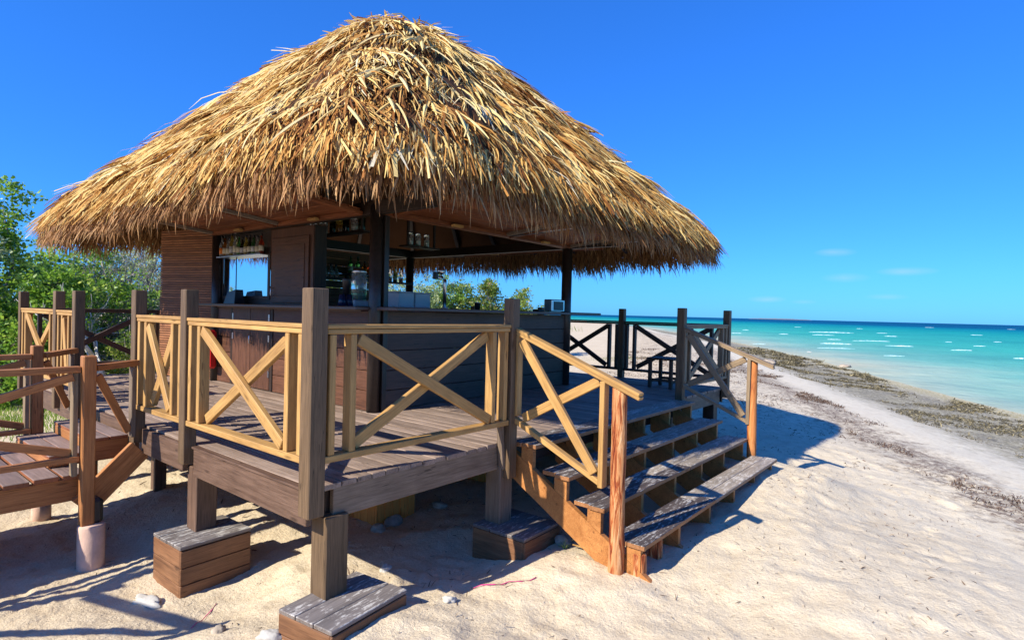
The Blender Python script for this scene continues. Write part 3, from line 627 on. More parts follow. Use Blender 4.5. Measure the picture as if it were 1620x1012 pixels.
# ring beam and upper rafters
for a, b in (((A0, A0-.9), (A0, A1+.7)), ((A1, A0-.9), (A1, A1+.9))): board('ring_beam', bar, (*a, BEAM+.075), (*b, BEAM+.075), .09, .14, 'dark')
for a, b in (((A0+.05, A0), (A1-.05, A0)), ((A0+.05, A1), (A1-.05, A1))): board('ring_beam', bar, (*a, BEAM+.085), (*b, BEAM+.085), .09, .15, 'soffit' if a[1] < 3 else 'dark')
# slatted cane wall at the far left corner (chamfered store room)
SW = [(A0-.02, 5.66), (1.56, 6.72), (2.1, 7.05)]
for (a, b) in zip(SW[:-1], SW[1:]):
    a = Vector((*a, 0)); b = Vector((*b, 0)); d = (b-a).normalized(); nn = Vector((-d.y, d.x, 0)); L = (b-a).length
    nS = 62; h = (BEAM+.12-DZ)/nS
    boxo_ = board('wall_panel', bar, (*((a+b)/2-nn*.02).to_2d(), DZ), (*((a+b)/2-nn*.02).to_2d(), BEAM+.12), L-.02, .02, 'dark', tuple(nn))
    for i in range(nS):
        z = DZ+h*(i+.5); fl = .10*(1-i/nS)**2*0
        board('slat', bar, a+up*z+nn*random.uniform(-.002, .004), b+up*z+nn*random.uniform(-.002, .004), h*.78, .018, 'cane' if 'cane' in M else 'barwall', tuple(nn), bev=.004)
# back shelf wall with mirror and upper door
WU2 = A0+.045
boxo('partition_board', bar, (WU2, 3.15, BT-.02), (WU2+.02, 4.14, BEAM), 'barwall'); boxo('partition_board', bar, (WU2, 4.14, 2.80), (WU2+.02, 5.50, BEAM), 'dark'); boxo('partition_board', bar, (WU2, 4.14, BT-.02), (WU2+.02, 5.50, 2.235), 'dark')
boxo('partition_board', bar, (WU2+.021, 3.15, BT), (2.12, 3.17, BEAM), 'dark'); boxo('cabinet_door', bar, (WU2-.022, 3.22, 2.15), (WU2-.002, 4.08, 2.98), 'barwall')
boxo('cabinet_panel', bar, (WU2-.030, 3.30, 2.24), (WU2-.0225, 3.98, 2.88), 'barwall', .003)
tube('cabinet_handle', bar, [(WU2-.03, 4.02, 2.24), (WU2-.06, 4.02, 2.24), (WU2-.06, 4.02, 2.34), (WU2-.03, 4.02, 2.34)], .007, 'metal')
mi = boxo('mirror', bar, (WU2+.002, 4.20, 2.235), (WU2+.012, 5.46, 2.80), 'mirror', .001)
for (lo, hi) in (((WU2-.012, 4.14, 2.225), (WU2+.0, 4.20, 2.82)), ((WU2-.012, 5.455, 2.225), (WU2+.0, 5.50, 2.82)), ((WU2-.014, 4.14, 2.19), (WU2+.001, 5.5, 2.236))): boxo('mirror_frame', bar, lo, hi, 'dark')
boxo('mirror_joint', bar, (WU2-.004, 5.08, 2.237), (WU2+.0, 5.09, 2.80), 'dark', .001)
GS = WU2-.07
boxo('glass_shelf', bar, (WU2-.13, 4.18, 2.775), (WU2-.002, 5.42, 2.790), 'metal', .002)
# back bar shelves on the far side
boxo('back_shelf', bar, (3.0, 5.20, 2.575), (5.35, 5.42, 2.605), 'dark'); boxo('back_shelf', bar, (3.9, 5.16, 2.66), (4.75, 5.40, 2.70), 'black')
boxo('back_shelf_leg', bar, (3.92, 5.28, 2.12), (3.96, 5.34, 2.66), 'dark'); boxo('inner_counter', bar, (2.9, 4.7, 2.03), (5.45, 5.5, 2.07), 'counter')
for i in range(9): boxo('back_panel', bar, (2.72, 5.46, 1.95+i*.125), (4.62, 5.475, 1.95+(i+1)*.125-.006), 'soffit', .003)
boxo('hanging_shelf', bar, (2.50, 2.95, 3.08), (2.68, 4.4, 3.10), 'dark'); boxo('hanging_shelf', bar, (3.3, 3.0, 2.98), (3.9, 3.2, 3.0), 'dark')
for v in (3.0, 4.3): boxo('shelf_hanger', bar, (2.52, v, 3.101), (2.55, v+.03, 3.55), 'dark')
for u in (3.35, 3.85): boxo('shelf_hanger', bar, (u, 3.08, 3.001), (u+.03, 3.11, 3.6), 'dark')

# raised shutters: boarded panels propped open under the eaves
def shutter(label, a, b, nrm, ln=1.25, rise=.10):
    a = Vector((*a, BEAM+.06)); b = Vector((*b, BEAM+.06)); nv = Vector((*nrm, 0)); d = (b-a).normalized(); dn = (nv+up*rise).normalized(); nz = d.cross(dn); nz = nz if nz.z > 0 else -nz
    t = thing('raised_shutter', label, 'shutter', tuple((a+b)/2), 'cedar shutters propped open under the thatch')
    n = int(ln/.155)
    for i in range(n):
        o_ = dn*(.03+.155*(i+.5)); board('plank', t, a+o_+nz*random.uniform(-.004, .004), b+o_, .146, .022, 'soffit', tuple(nz), jit=.02)
    L = (b-a).length
    for f_ in (.02, .98): board('batten', t, a+d*L*f_+dn*.02-nz*.032, a+d*L*f_+dn*(ln-.02)-nz*.032, .07, .04, 'rafter' if f_ > .5 else 'soffit', tuple(nz))
    board('edge_batten', t, a+dn*.03-nz*.035, b+dn*.03-nz*.035, .06, .045, 'soffit', tuple(nz)); board('edge_batten', t, a+dn*(ln-.03)-nz*.034, b+dn*(ln-.03)-nz*.034, .05, .04, 'soffit', tuple(nz))
    bo = a.lerp(b, .42)+dn*.10-nz*.06; board('block', t, bo, bo+d*.16, .06, .03, 'tan', tuple(nz))
    return t
shutter('raised cedar shutter right of the front column', (2.06, A0-.05), (4.00, A0-.05), (0, -1)); shutter('raised cedar shutter beside the seaward column', (4.06, A0-.05), (5.52, A0-.05), (0, -1))
shutter('raised cedar shutter above the cabinet door on the left side', (A0-.05, 2.06), (A0-.05, 3.75), (-1, 0)); shutter('raised cedar shutter above the mirror', (A0-.05, 3.82), (A0-.05, 5.55), (-1, 0))
shutter('raised shutter on the far seaward side', (A1+.05, 2.0), (A1+.05, 5.4), (1, 0)); shutter('raised shutter on the far landward side', (2.0, A1+.05), (5.4, A1+.05), (0, 1))
for (a, b) in (((4.0, A0-.12, BEAM+.02), (4.35, .75, BEAM+.12)), ((5.56, A0-.1, BEAM+.02), (6.0, .75, BEAM+.13))):
    o = tube('prop_rod', bar, [a, b], .012, 'metal', 6)

# ------------------------------------------------------------------ bottles and bar clutter
def bottle(label, loc, h, r_, glass, lab='label', group=None, neck=.35, capm='black'):
    t = thing('bottle', label, 'bottle', loc, group)
    nh = h*neck; b = h-nh
    lathe('glass_body', t, [(r_*.85, 0), (r_, .006), (r_, b*.82), (r_*.72, b*.95), (r_*.36, b+nh*.22), (r_*.32, h-.02)], loc, glass, 12)
    lathe('cap', t, [(r_*.40, 0), (r_*.40, .028)], (loc[0], loc[1], loc[2]+h-.021), capm, 10)
    if lab: lathe('paper_label', t, [(r_*1.012, 0), (r_*1.012, b*.42)], (loc[0], loc[1], loc[2]+b*.22), lab, 12)
cl = {'g_clear': 'clear', 'g_green': 'green', 'g_amber': 'amber', 'g_yellow': 'yellow', 'g_red': 'red', 'g_dark': 'dark'}
kinds = ['g_clear', 'g_amber', 'g_clear', 'g_yellow', 'g_clear', 'g_green', 'g_dark', 'g_yellow', 'g_dark', 'g_green', 'g_clear', 'g_red']
ordn = ['first', 'second', 'third', 'fourth', 'fifth', 'sixth', 'seventh', 'eighth', 'ninth', 'tenth', 'eleventh', 'last']
for i, k_ in enumerate(kinds):
    bottle(f'{cl[k_]} liquor bottle, {ordn[i]} from the left on the shelf over the mirror', (GS, 5.38-i*.102, 2.791), (.30, .29, .27, .32, .33, .27, .24, .26, .26, .25, .24, .26)[i], .034, k_, 'label' if i % 3 else 'orangelabel' if i == 0 else 'white', 'bottles on the shelf over the mirror', capm='white' if i == 4 else 'black')
for i, (u, g_) in enumerate(((3.36, 'g_clear'), (3.50, 'g_clear'), (3.60, 'g_clear'), (3.70, 'g_clear'))):
    bottle(f'clear squat bottle, {ordn[i]} from the left at the left end of the back shelf', (u, 5.28, 2.606), .22, .045, g_, None, 'bottles on the back shelf')
for i, (u, g_) in enumerate(((3.98, 'g_green'), (4.13, 'g_green'), (4.27, 'g_amber'), (4.38, 'g_red'))):
    bottle(f'{cl[g_]} bottle, {ordn[i]} from the left on the raised black shelf block', (u, 5.27, 2.701), .29 if i < 2 else .22, .045, g_, 'label' if i < 2 else 'orangelabel', 'bottles on the back shelf')
for i, (u, g_) in enumerate(((4.86, 'g_clear'), (4.98, 'g_dark'), (5.12, 'g_clear'))):
    bottle(f'{cl[g_]} bottle, {ordn[i]} from the left on the back shelf right of the front column', (u, 5.30, 2.606), .27, .04, g_, 'label' if i == 1 else None, 'bottles on the back shelf')
def jar(label, loc, h, r_, g_, grp): 
    t = thing('glass_jar', label, 'jar', loc, grp); lathe('jar_body', t, [(r_*.9, 0), (r_, .01), (r_, h*.8), (r_*.9, h)], loc, g_, 12); lathe('contents', t, [(r_*.8, 0), (r_*.8, h*.5)], (loc[0], loc[1], loc[2]+.008), {'g_clear': 'label', 'g_yellow': 'orangelabel', 'g_dark': 'dark', 'g_amber': 'orangelabel'}[g_], 10)
for i, v in enumerate((4.28, 4.16, 4.04, 3.92, 3.72, 3.58, 3.42, 3.24, 3.08)):
    g_ = ('g_clear', 'g_clear', 'g_clear', 'g_clear', 'g_dark', 'g_yellow', 'g_dark', 'g_clear', 'g_dark')[i]
    jar(f'{cl[g_]} glass jar, {ordn[i]} from the left on the hanging shelf left of the front column', (2.58, v, 3.102), .19, .045, g_, 'jars on the hanging shelf')
for i, u in enumerate((3.42, 3.56, 3.72)): jar(f'clear glass, {ordn[i]} from the left on the small hanging shelf right of the front column', (u, 3.1, 3.001), .19, .04, 'g_clear', 'glasses on the small hanging shelf')
t = thing('juice_dispenser', 'glass juice dispenser with green drink behind the left bar counter', 'dispenser', (2.2, 2.6, 2.13))
boxo('base', t, (2.08, 2.5, 2.126), (2.34, 2.72, 2.20), 'white', .01); lathe('tank', t, [(.085, 0), (.09, .01), (.09, .30), (.08, .32)], (2.21, 2.61, 2.20), 'g_clear', 20); lathe('drink', t, [(.07, 0), (.07, .12)], (2.21, 2.61, 2.21), 'g_green', 16); lathe('lid', t, [(.095, 0), (.06, .05), (.02, .06)], (2.21, 2.61, 2.521), 'metal', 20)
t = thing('blender_stand', 'dark blue tapered blender stand on the counter left of the front column', 'blender', (1.85, 2.35, 2.1))
for du in (0, .09): lathe('stand_foot', t, [(.05, 0), (.042, .06), (.03, .13)], (1.85+du, 2.42, 2.126), 'bluecup', 12)
lathe('jug', t, [(.035, 0), (.05, .16), (.052, .18)], (1.90, 2.42, 2.257), 'black', 12)
def tub(label, u0, u1, v):
    t = thing('plastic_tub', label, 'tub', ((u0+u1)/2, v, 2.126), 'plastic tubs on the counter'); z = 2.127; d = .13
    boxo('tub_floor', t, (u0, v-d, z), (u1, v+d, z+.01), 'white')
    boxo('tub_side', t, (u0, v-d, z+.0105), (u0+.008, v+d, z+.17), 'white'); boxo('tub_side', t, (u1-.008, v-d, z+.0105), (u1, v+d, z+.17), 'white'); boxo('tub_side', t, (u0+.009, v-d, z+.0105), (u1-.009, v-d+.008, z+.17), 'white'); boxo('tub_side', t, (u0+.009, v+d-.008, z+.0105), (u1-.009, v+d, z+.17), 'white')
    boxo('tub_lid', t, (u0-.01, v-d-.01, z+.172), (u1+.01, v+d+.01, z+.185), 'white')
tub('white plastic tub with lid just right of the front column', 2.38, 2.62, 2.22); tub('second white plastic tub with lid beside the far column', 2.65, 2.90, 2.24)
t = thing('beer_tap', 'bent chrome beer tap pole with round badge on the bar counter', 'beer tap', (3.05, 2.0, 2.126))
tube('pole', t, [(3.05, 2.02, 2.126), (3.05, 2.02, 2.44), (3.045, 2.02, 2.48), (3.0, 2.02, 2.505), (2.90, 2.02, 2.508)], .022, 'metal', 12); boxo('tap_body', t, (2.865, 1.99, 2.48), (2.91, 2.05, 2.57), 'black', .006)
lathe('badge', t, [(.045, -.006), (.045, .006)], (2.965, 2.0, 2.585), 'metal', 20, axis=(-.5, -.8, 0)); lathe('pole_flange', t, [(.045, 0), (.045, .012)], (3.05, 2.02, 2.1255), 'metal', 16)
t = thing('napkin_dispenser', 'boxy chrome napkin dispenser on the counter beside the seaward column', 'dispenser', (5.2, 1.85, 2.126))
boxo('case', t, (5.02, 1.78, 2.128), (5.36, 1.93, 2.31), 'metal', .012); boxo('front_slot', t, (5.07, 1.772, 2.15), (5.31, 1.779, 2.28), 'black', .002)
t = thing('drinking_cup', 'small black cup on the middle of the right counter', 'cup', (3.5, 1.88, 2.126)); lathe('cup_body', t, [(.032, 0), (.042, .085), (.043, .09), (.036, .088), (.03, .01)], (3.5, 1.88, 2.126), 'black', 16); lathe('rim', t, [(.044, 0), (.044, .006)], (3.5, 1.88, 2.211), 'metal', 16)
o = boxo('ashtray', None, (4.72, 1.80, 2.1265), (4.86, 1.92, 2.155), 'black', .01); setprops(o, 'low black ashtray left of the chrome napkin dispenser', 'ashtray')
t = thing('cash_register', 'small black till with a curved cord on the left sill under the mirror', 'till', (1.78, 4.9, 2.126))
me = mesh('till_body', [(-.07, -.16, 0), (.07, -.16, 0), (.07, .16, 0), (-.07, .16, 0), (-.05, -.15, .21), (.05, -.16, .21), (.05, .08, .19), (-.05, .08, .17)], [(3, 2, 1, 0), (4, 5, 6, 7), (0, 1, 5, 4), (1, 2, 6, 5), (2, 3, 7, 6), (3, 0, 4, 7)], M['black']); link('body', me, Matrix.Translation((1.80, 4.86, 2.106)), t)
tube('cord', t, [(1.80, 4.90, 2.21), (1.79, 4.98, 2.215), (1.78, 5.05, 2.17), (1.78, 5.08, 2.11)], .012, 'black')
t = thing('fluorescent_tube', 'unlit white fluorescent tube under the beam over the mirror', 'light', (1.98, 3.9, 3.05)); board('tube_body', t, (1.98, 3.65, 3.06), (1.98, 4.45, 3.06), .03, .03, 'white', bev=.012); board('tube_holder', t, (1.98, 3.75, 3.087), (1.98, 4.35, 3.087), .05, .02, 'white')
t = thing('fire_extinguisher', 'narrow bright red extinguisher case hanging on the wall by the left doors', 'extinguisher', (1.80, 5.75, 1.2)); board('case', t, (1.76, 5.45, 1.19), (1.76, 5.45, 1.74), .17, .12, 'redpaint', (-1, 0, 0), bev=.03); board('clasp', t, (1.695, 5.45, 1.48), (1.695, 5.45, 1.52), .04, .02, 'metal', (-1, 0, 0))
# stool by the far railing
t = thing('wooden_stool', 'low dark slatted stool standing on the deck before the seaward railing', 'stool', (6.55, .65, DZ))
su, sv = 6.55, .66
for a in (-.19, .19):
    for b in (-.17, .17): board('leg', t, (su+a, sv+b, DZ+.0), (su+a, sv+b, 1.43), .05, .05, 'greyrail', (-1, 0, 0))
for b in (-.17, .17): board('stretcher', t, (su-.165, sv+b, 1.10), (su+.165, sv+b, 1.10), .03, .04, 'greyrail')
for a in (-.19, .19): board('stretcher', t, (su+a, sv-.145, 1.12), (su+a, sv+.145, 1.12), .03, .04, 'greyrail')
for k_ in range(4): board('seat_slat', t, (su-.23, sv-.165+k_*.11, 1.445), (su+.23, sv-.165+k_*.11, 1.445), .10, .028, 'greyrail')

# ------------------------------------------------------------------ thatched roof
roof = thing('thatched_roof', 'tall shaggy golden palm thatch roof with rounded hips over the bar', 'roof', (3.72, 3.73, BEAM+.2))
C0 = np.array([3.72, 3.73]); PROF_T = [0, .08, .18, .29, .4, .54, .68, .8, .9, .97, 1.0]; PROF_Z = [5.94, 5.98, 6.00, 5.80, 5.50, 5.02, 4.50, 4.07, 3.71, 3.45, 3.32]
def ext(phi):
    c, s_ = np.cos(phi), np.sin(phi); return np.where(c > 0, 3.86, 3.55), np.where(s_ > 0, 4.66, 3.76)
def rad(phi, t):
    a, b = ext(phi); n = 7.0+1.0*t; c, s_ = np.abs(np.cos(phi)), np.abs(np.sin(phi)); return t*((c/a)**n+(s_/b)**n)**(-1/n)
def surf(phi, t, off=0.0):
    r_ = rad(phi, t); x = C0[0]+r_*np.cos(phi); y = C0[1]+r_*np.sin(phi); z = np.interp(t, PROF_T, PROF_Z)
    lump = .07*vnoise(x*1.1+50, y*1.1+50, 21)+.05*vnoise(x*2.7+50, y*2.7+50, 22)
    tier = .085*((t*5/.60+.9*vnoise(phi*3.0+7, t*0+2, 23)+.4*vnoise(phi*9.0, t*0+5, 24)) % 1.0)*np.clip(t*5, 0, 1)*np.clip((1.02-t)*12, 0, 1)
    return np.stack([x, y, z+lump*np.minimum(1, t*3)+off+tier-.03], -1)
def frame(phi, t):
    p = surf(phi, t); e = .02
    down = np.stack([(lambda a, b: (rad(phi, b)-rad(phi, a))*q)(t*0+np.maximum(t-e, 0), t+e) for q in (np.cos(phi), np.sin(phi))]+[np.interp(t+e, PROF_T+[1.1], PROF_Z+[2.85])-np.interp(t-e, PROF_T+[1.1], PROF_Z+[2.85])], -1); down /= np.linalg.norm(down, axis=-1, keepdims=True)
    side = surf(phi+.01, t)-surf(phi-.01, t); side /= np.linalg.norm(side, axis=-1, keepdims=True)
    nr = np.cross(side, down); nr /= np.linalg.norm(nr, axis=-1, keepdims=True); nr = np.where(nr[..., 2:3] < 0, -nr, nr)
    return p, down, side, nr
def blades(name, base, direc, side, nr, L, w, lift, droop, tint, mat, par=None, seg=3, twist=None, kind=None, blunt=None):
    """each blade: a strip that leaves base along direc, rises by lift and droops at the tip"""
    n = len(L); ts = np.linspace(0, 1, seg+1); wd = np.array([.8, 1.0, .72, .12]) if seg == 3 else np.interp(ts, [0, .4, .8, 1], [.7, 1, .8, .25])
    V = np.zeros((n, seg+1, 2, 3)); sd = side if twist is None else side*np.cos(twist)[:, None]+nr*np.sin(twist)[:, None]
    for k_, t in enumerate(ts):
        c = base+direc*(L*t)[:, None]+nr*(lift*math.sin(t*math.pi*.75))[:, None]+np.array([0, 0, -1.0])*(droop*t*t)[:, None]
        wk_ = wd[k_] if blunt is None or k_ < seg else np.where(blunt, .75, wd[k_]); h = sd*(w*wk_/2)[:, None] if np.isscalar(wk_) or getattr(wk_, 'ndim', 0) == 0 else sd*(w*wk_/2)[:, None]
        V[:, k_, 0] = c-h; V[:, k_, 1] = c+h
    nv = (seg+1)*2; idx = (np.arange(n)*nv)[:, None, None]; q = np.array([[2*k_, 2*k_+1, 2*k_+3, 2*k_+2] for k_ in range(seg)])[None]; Q = (idx+q).reshape(-1, 4)
    me = bpy.data.meshes.new(name); me.vertices.add(n*nv); me.vertices.foreach_set('co', V.ravel()); me.loops.add(Q.size); me.loops.foreach_set('vertex_index', Q.ravel().astype(np.int32))
    me.polygons.add(len(Q)); me.polygons.foreach_set('loop_start', np.arange(len(Q))*4); me.polygons.foreach_set('loop_total', np.full(len(Q), 4)); me.update(calc_edges=True)
    a = me.attributes.new('tint', 'FLOAT', 'POINT'); a.data.foreach_set('value', np.repeat(tint, nv).astype(np.float32)); me.materials.append(mat)
    o = link(name, me, WM[par] if par is not None else None, par)
    if par is not None: me.transform(WM[par].inverted())
    if kind: o['kind'] = kind
    return o
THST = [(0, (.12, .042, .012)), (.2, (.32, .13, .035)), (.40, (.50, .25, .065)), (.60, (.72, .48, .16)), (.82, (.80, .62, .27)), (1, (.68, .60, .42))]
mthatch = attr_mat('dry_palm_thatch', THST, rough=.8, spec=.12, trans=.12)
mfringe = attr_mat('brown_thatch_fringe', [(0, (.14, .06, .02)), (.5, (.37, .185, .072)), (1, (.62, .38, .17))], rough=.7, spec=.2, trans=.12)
munder = attr_mat('thatch_underlay_palm', [(0, (.10, .045, .02)), (1, (.10, .045, .02))], rough=.9, spec=.1)
# solid underlay shell: top and underside
NP, NT = 160, 26
ph = np.linspace(0, 2*np.pi, NP, endpoint=False); V = []; Fc = []
for T_ in np.linspace(.0, 1, NT): V += list(surf(ph, np.full(NP, max(T_, .002))*.985, -.07))
for T_ in np.linspace(1, 0, NT): V += list(surf(ph, np.full(NP, max(T_, .002))*.965, -.27))
for j in range(2*NT-1):
    for k_ in range(NP): Fc.append((j*NP+k_, j*NP+(k_+1) % NP, (j+1)*NP+(k_+1) % NP, (j+1)*NP+k_))
V = [Vector(v)-Vector((3.72, 3.73, BEAM+.2)) for v in V]
link('thatch_underlay', mesh('thatch_underlay', V, Fc, munder, True), WM[roof], roof)
# hip and common rafters seen from below
for a in np.linspace(0, 2*np.pi, 24, endpoint=False)+.02:
    p = [Vector(surf(np.array([a]), np.array([T_]), -.33)[0]) for T_ in (.93, .5, .05)]
    board('rafter', roof, p[0], p[1], .07, .11, 'dark'); board('rafter', roof, p[1], p[2], .07, .11, 'dark')
# fans of palm leaflets in overlapping courses
B, Dd, Sd, Nn, LL, WW, LF, DR, TT, TW, BL = [[] for _ in range(11)]
t_c = 1.0; course = 0
while t_c > .012:
    per = 2*math.pi*t_c*3.9*.93; nf = max(9, int(per/.092))
    ph = (np.arange(nf)+rng.uniform(-.45, .45, nf))/nf*2*np.pi
    tt = np.clip(t_c+rng.normal(0, .016, nf), .004, 1.0)
    p, dn, sd, nr = frame(ph, np.clip(tt, .03, .985))
    fan_t = rng.normal(0, .12, nf)+.45*vnoise(p[:, 0]*1.3+9, p[:, 1]*1.3+9, 31); fan_a = rng.normal(0, .17, nf)+.5*vnoise(p[:, 0]*1.6+20, p[:, 1]*1.6, 35); fan_l = rng.uniform(-.035, .05, nf)+.10*vnoise(p[:, 0]*2.2, p[:, 1]*2.2, 33)
    for i in range(nf):
        k_ = rng.integers(9, 16); ang = np.linspace(-.34, .34, k_)+rng.normal(0, .045, k_)+fan_a[i]; L = rng.uniform(.42, .78, k_)*(1-.25*np.abs(ang))*(1 if t_c > .2 else .35+3.2*t_c)
        d = dn[i]*np.cos(ang)[:, None]+sd[i]*np.sin(ang)[:, None]; s2 = sd[i]*np.cos(ang)[:, None]-dn[i]*np.sin(ang)[:, None]
        B.append(p[i]-dn[i]*(.26 if t_c > .2 else .1)+nr[i]*(fan_l[i]-.075)+s2*0+sd[i]*rng.uniform(-.05, .05, k_)[:, None]); Dd.append(d); Sd.append(s2); Nn.append(np.tile(nr[i], (k_, 1)))
        LL.append(L); WW.append(rng.uniform(.010, .026, k_)*(1.7 if rng.random() < .16 else 1)); LF.append((rng.uniform(.0, .035, k_)+rng.uniform(0, .05))*min(1, .35+3*t_c)); DR.append(rng.uniform(-.02, .03, k_)+max(0, .24-t_c)*.9*(1.0+.6*t_c)); TT.append(np.clip(.54+fan_t[i]+rng.normal(0, .13, k_), 0, 1)); TW.append(rng.normal(0, .3, k_)+rng.normal(0, .25)); BL.append(rng.random(k_) < .25)
    t_c -= .165/5.0; course += 1
cc = np.concatenate; B, Dd, Sd, Nn, LL, WW, LF, DR, TT, TW, BL = map(cc, (B, Dd, Sd, Nn, LL, WW, LF, DR, TT, TW, BL))
stray = rng.random(len(LL)) < .035; LF[stray] += rng.uniform(.02, .07, stray.sum()); DR[stray] -= .05; TT[stray] = np.clip(TT[stray]+.12, 0, 1)
deep = rng.random(len(LL)) < .27; B[deep] -= Nn[deep]*.03; TT[deep] = np.clip(TT[deep]-.38, 0, 1)  # sunken blades tinted darker, the shade of the gaps painted in
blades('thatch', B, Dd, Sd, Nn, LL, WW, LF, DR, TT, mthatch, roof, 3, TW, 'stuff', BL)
print('thatch blades', len(LL))
# hanging fringe round the eaves: bright outside, brown inside
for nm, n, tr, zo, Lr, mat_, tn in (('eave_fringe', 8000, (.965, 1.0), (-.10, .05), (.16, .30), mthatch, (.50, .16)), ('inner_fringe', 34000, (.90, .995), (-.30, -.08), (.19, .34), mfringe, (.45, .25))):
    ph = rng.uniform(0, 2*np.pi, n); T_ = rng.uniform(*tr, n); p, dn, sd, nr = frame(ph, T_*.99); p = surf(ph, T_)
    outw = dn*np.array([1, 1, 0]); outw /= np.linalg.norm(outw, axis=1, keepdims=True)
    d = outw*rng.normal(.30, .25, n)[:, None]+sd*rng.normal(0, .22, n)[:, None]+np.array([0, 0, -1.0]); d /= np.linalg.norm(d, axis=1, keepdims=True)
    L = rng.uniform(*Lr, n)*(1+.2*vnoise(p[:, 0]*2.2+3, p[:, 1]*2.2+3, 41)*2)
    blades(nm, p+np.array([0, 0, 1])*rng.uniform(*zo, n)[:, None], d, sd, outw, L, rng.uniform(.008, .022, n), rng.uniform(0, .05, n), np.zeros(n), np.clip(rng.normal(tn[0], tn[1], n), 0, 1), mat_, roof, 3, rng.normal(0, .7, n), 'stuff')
# 300 broad leaflets lying on top where the hip faces the stairs and the boardwalk
lm = []
for k_ in range(6):
    w = .024+.003*k_; L = .42+.04*k_; V = []; n = 6
    for i in range(n+1):
        t = i/n; ww = w*(.55+.45*math.sin(min(1, t*1.4)*math.pi/2))*(1 if t < .6 else max(.12, 1-(t-.6)*2.1)); z = .03*math.sin(t*2.4)-.02*t*t; b_ = .006*math.sin(t*3+k_)
        V += [(t*L, b_-ww/2, z-.25*ww*.3), (t*L, b_, z+.006), (t*L, b_+ww/2, z-.25*ww*.3)]
    Fc = []
    for i in range(n):
        for j in range(2): Fc.append((3*i+j, 3*i+3+j, 3*i+4+j, 3*i+1+j))
    me = mesh('palm_leaflet', V, Fc, mthatch); a = me.attributes.new('tint', 'FLOAT', 'POINT'); a.data.foreach_set('value', [.62+.05*k_]*len(V)); lm.append(me)
for i in range(300):
    phi = math.radians(-137)+rng.normal(0, .36); T_ = rng.uniform(.25, .97)
    p, dn, sd, nr = [x_[0] for x_ in frame(np.array([phi]), np.array([T_]))]
    a = rng.normal(0, .26); d = Vector(dn*math.cos(a)+sd*math.sin(a)); nn = Vector(nr); d = (d+nn*rng.uniform(-.02, .16)).normalized(); y = nn.cross(d).normalized(); z = d.cross(y)
    tw = rng.normal(0, .35); y2 = y*math.cos(tw)+z*math.sin(tw); z2 = d.cross(y2); mt = Matrix((d, y2, z2)).transposed().to_4x4(); mt.translation = Vector(p)+nn*rng.uniform(-.02, .03)-d*.15
    link('palm_leaflet', lm[i % 6], mt, roof)

# ------------------------------------------------------------------ vegetation
def leafstuff(name, P, size, tint, mat, par, seed=0, aspect=.6):
    n = len(P); d = rng.normal(size=(n, 3)); d[:, 2] = np.abs(d[:, 2])*.5+.1; d /= np.linalg.norm(d, axis=1, keepdims=True); e = np.cross(d, rng.normal(size=(n, 3))); e /= np.linalg.norm(e, axis=1, keepdims=True)
    s_ = size*rng.uniform(.6, 1.3, n); a = d*s_[:, None]; b = e*(s_*aspect/2)[:, None]
    V = np.stack([P, P+a*.45-b, P+a, P+a*.45+b], 1).reshape(-1, 3); Q = (np.arange(n)*4)[:, None]+np.arange(4)
    me = bpy.data.meshes.new(name); me.vertices.add(4*n); me.vertices.foreach_set('co', V.ravel()); me.loops.add(4*n); me.loops.foreach_set('vertex_index', Q.ravel().astype(np.int32)); me.polygons.add(n)
    me.polygons.foreach_set('loop_start', np.arange(n)*4); me.polygons.foreach_set('loop_total', np.full(n, 4)); me.update(calc_edges=True)
    a_ = me.attributes.new('tint', 'FLOAT', 'POINT'); a_.data.foreach_set('value', np.repeat(tint, 4).astype(np.float32)); me.materials.append(mat); me.transform(WM[par].inverted())
    o = link(name, me, WM[par], par); o['kind'] = 'stuff'; return o
mleaf = attr_mat('glossy_green_leaf', [(0, (.06, .14, .02)), (.4, (.20, .38, .04)), (.75, (.42, .60, .07)), (1, (.62, .68, .16))], rough=.42, spec=.5, trans=.45)
mleafg = attr_mat('grey_green_leaf', [(0, (.18, .26, .09)), (.5, (.42, .52, .22)), (1, (.68, .70, .42))], rough=.55, spec=.3, trans=.4)
mleafo = attr_mat('mixed_olive_leaf', [(0, (.08, .15, .025)), (.45, (.25, .36, .05)), (.75, (.50, .50, .14)), (1, (.62, .45, .26))], rough=.5, spec=.35, trans=.4)
M['bark'] = wood('grey_bark', (.10, .085, .07), (.30, .27, .24), .85, bump=.8, knots=False); M['twig'] = plain('bleached_twig', (.34, .31, .28), .9, spec=.2, var=.4)
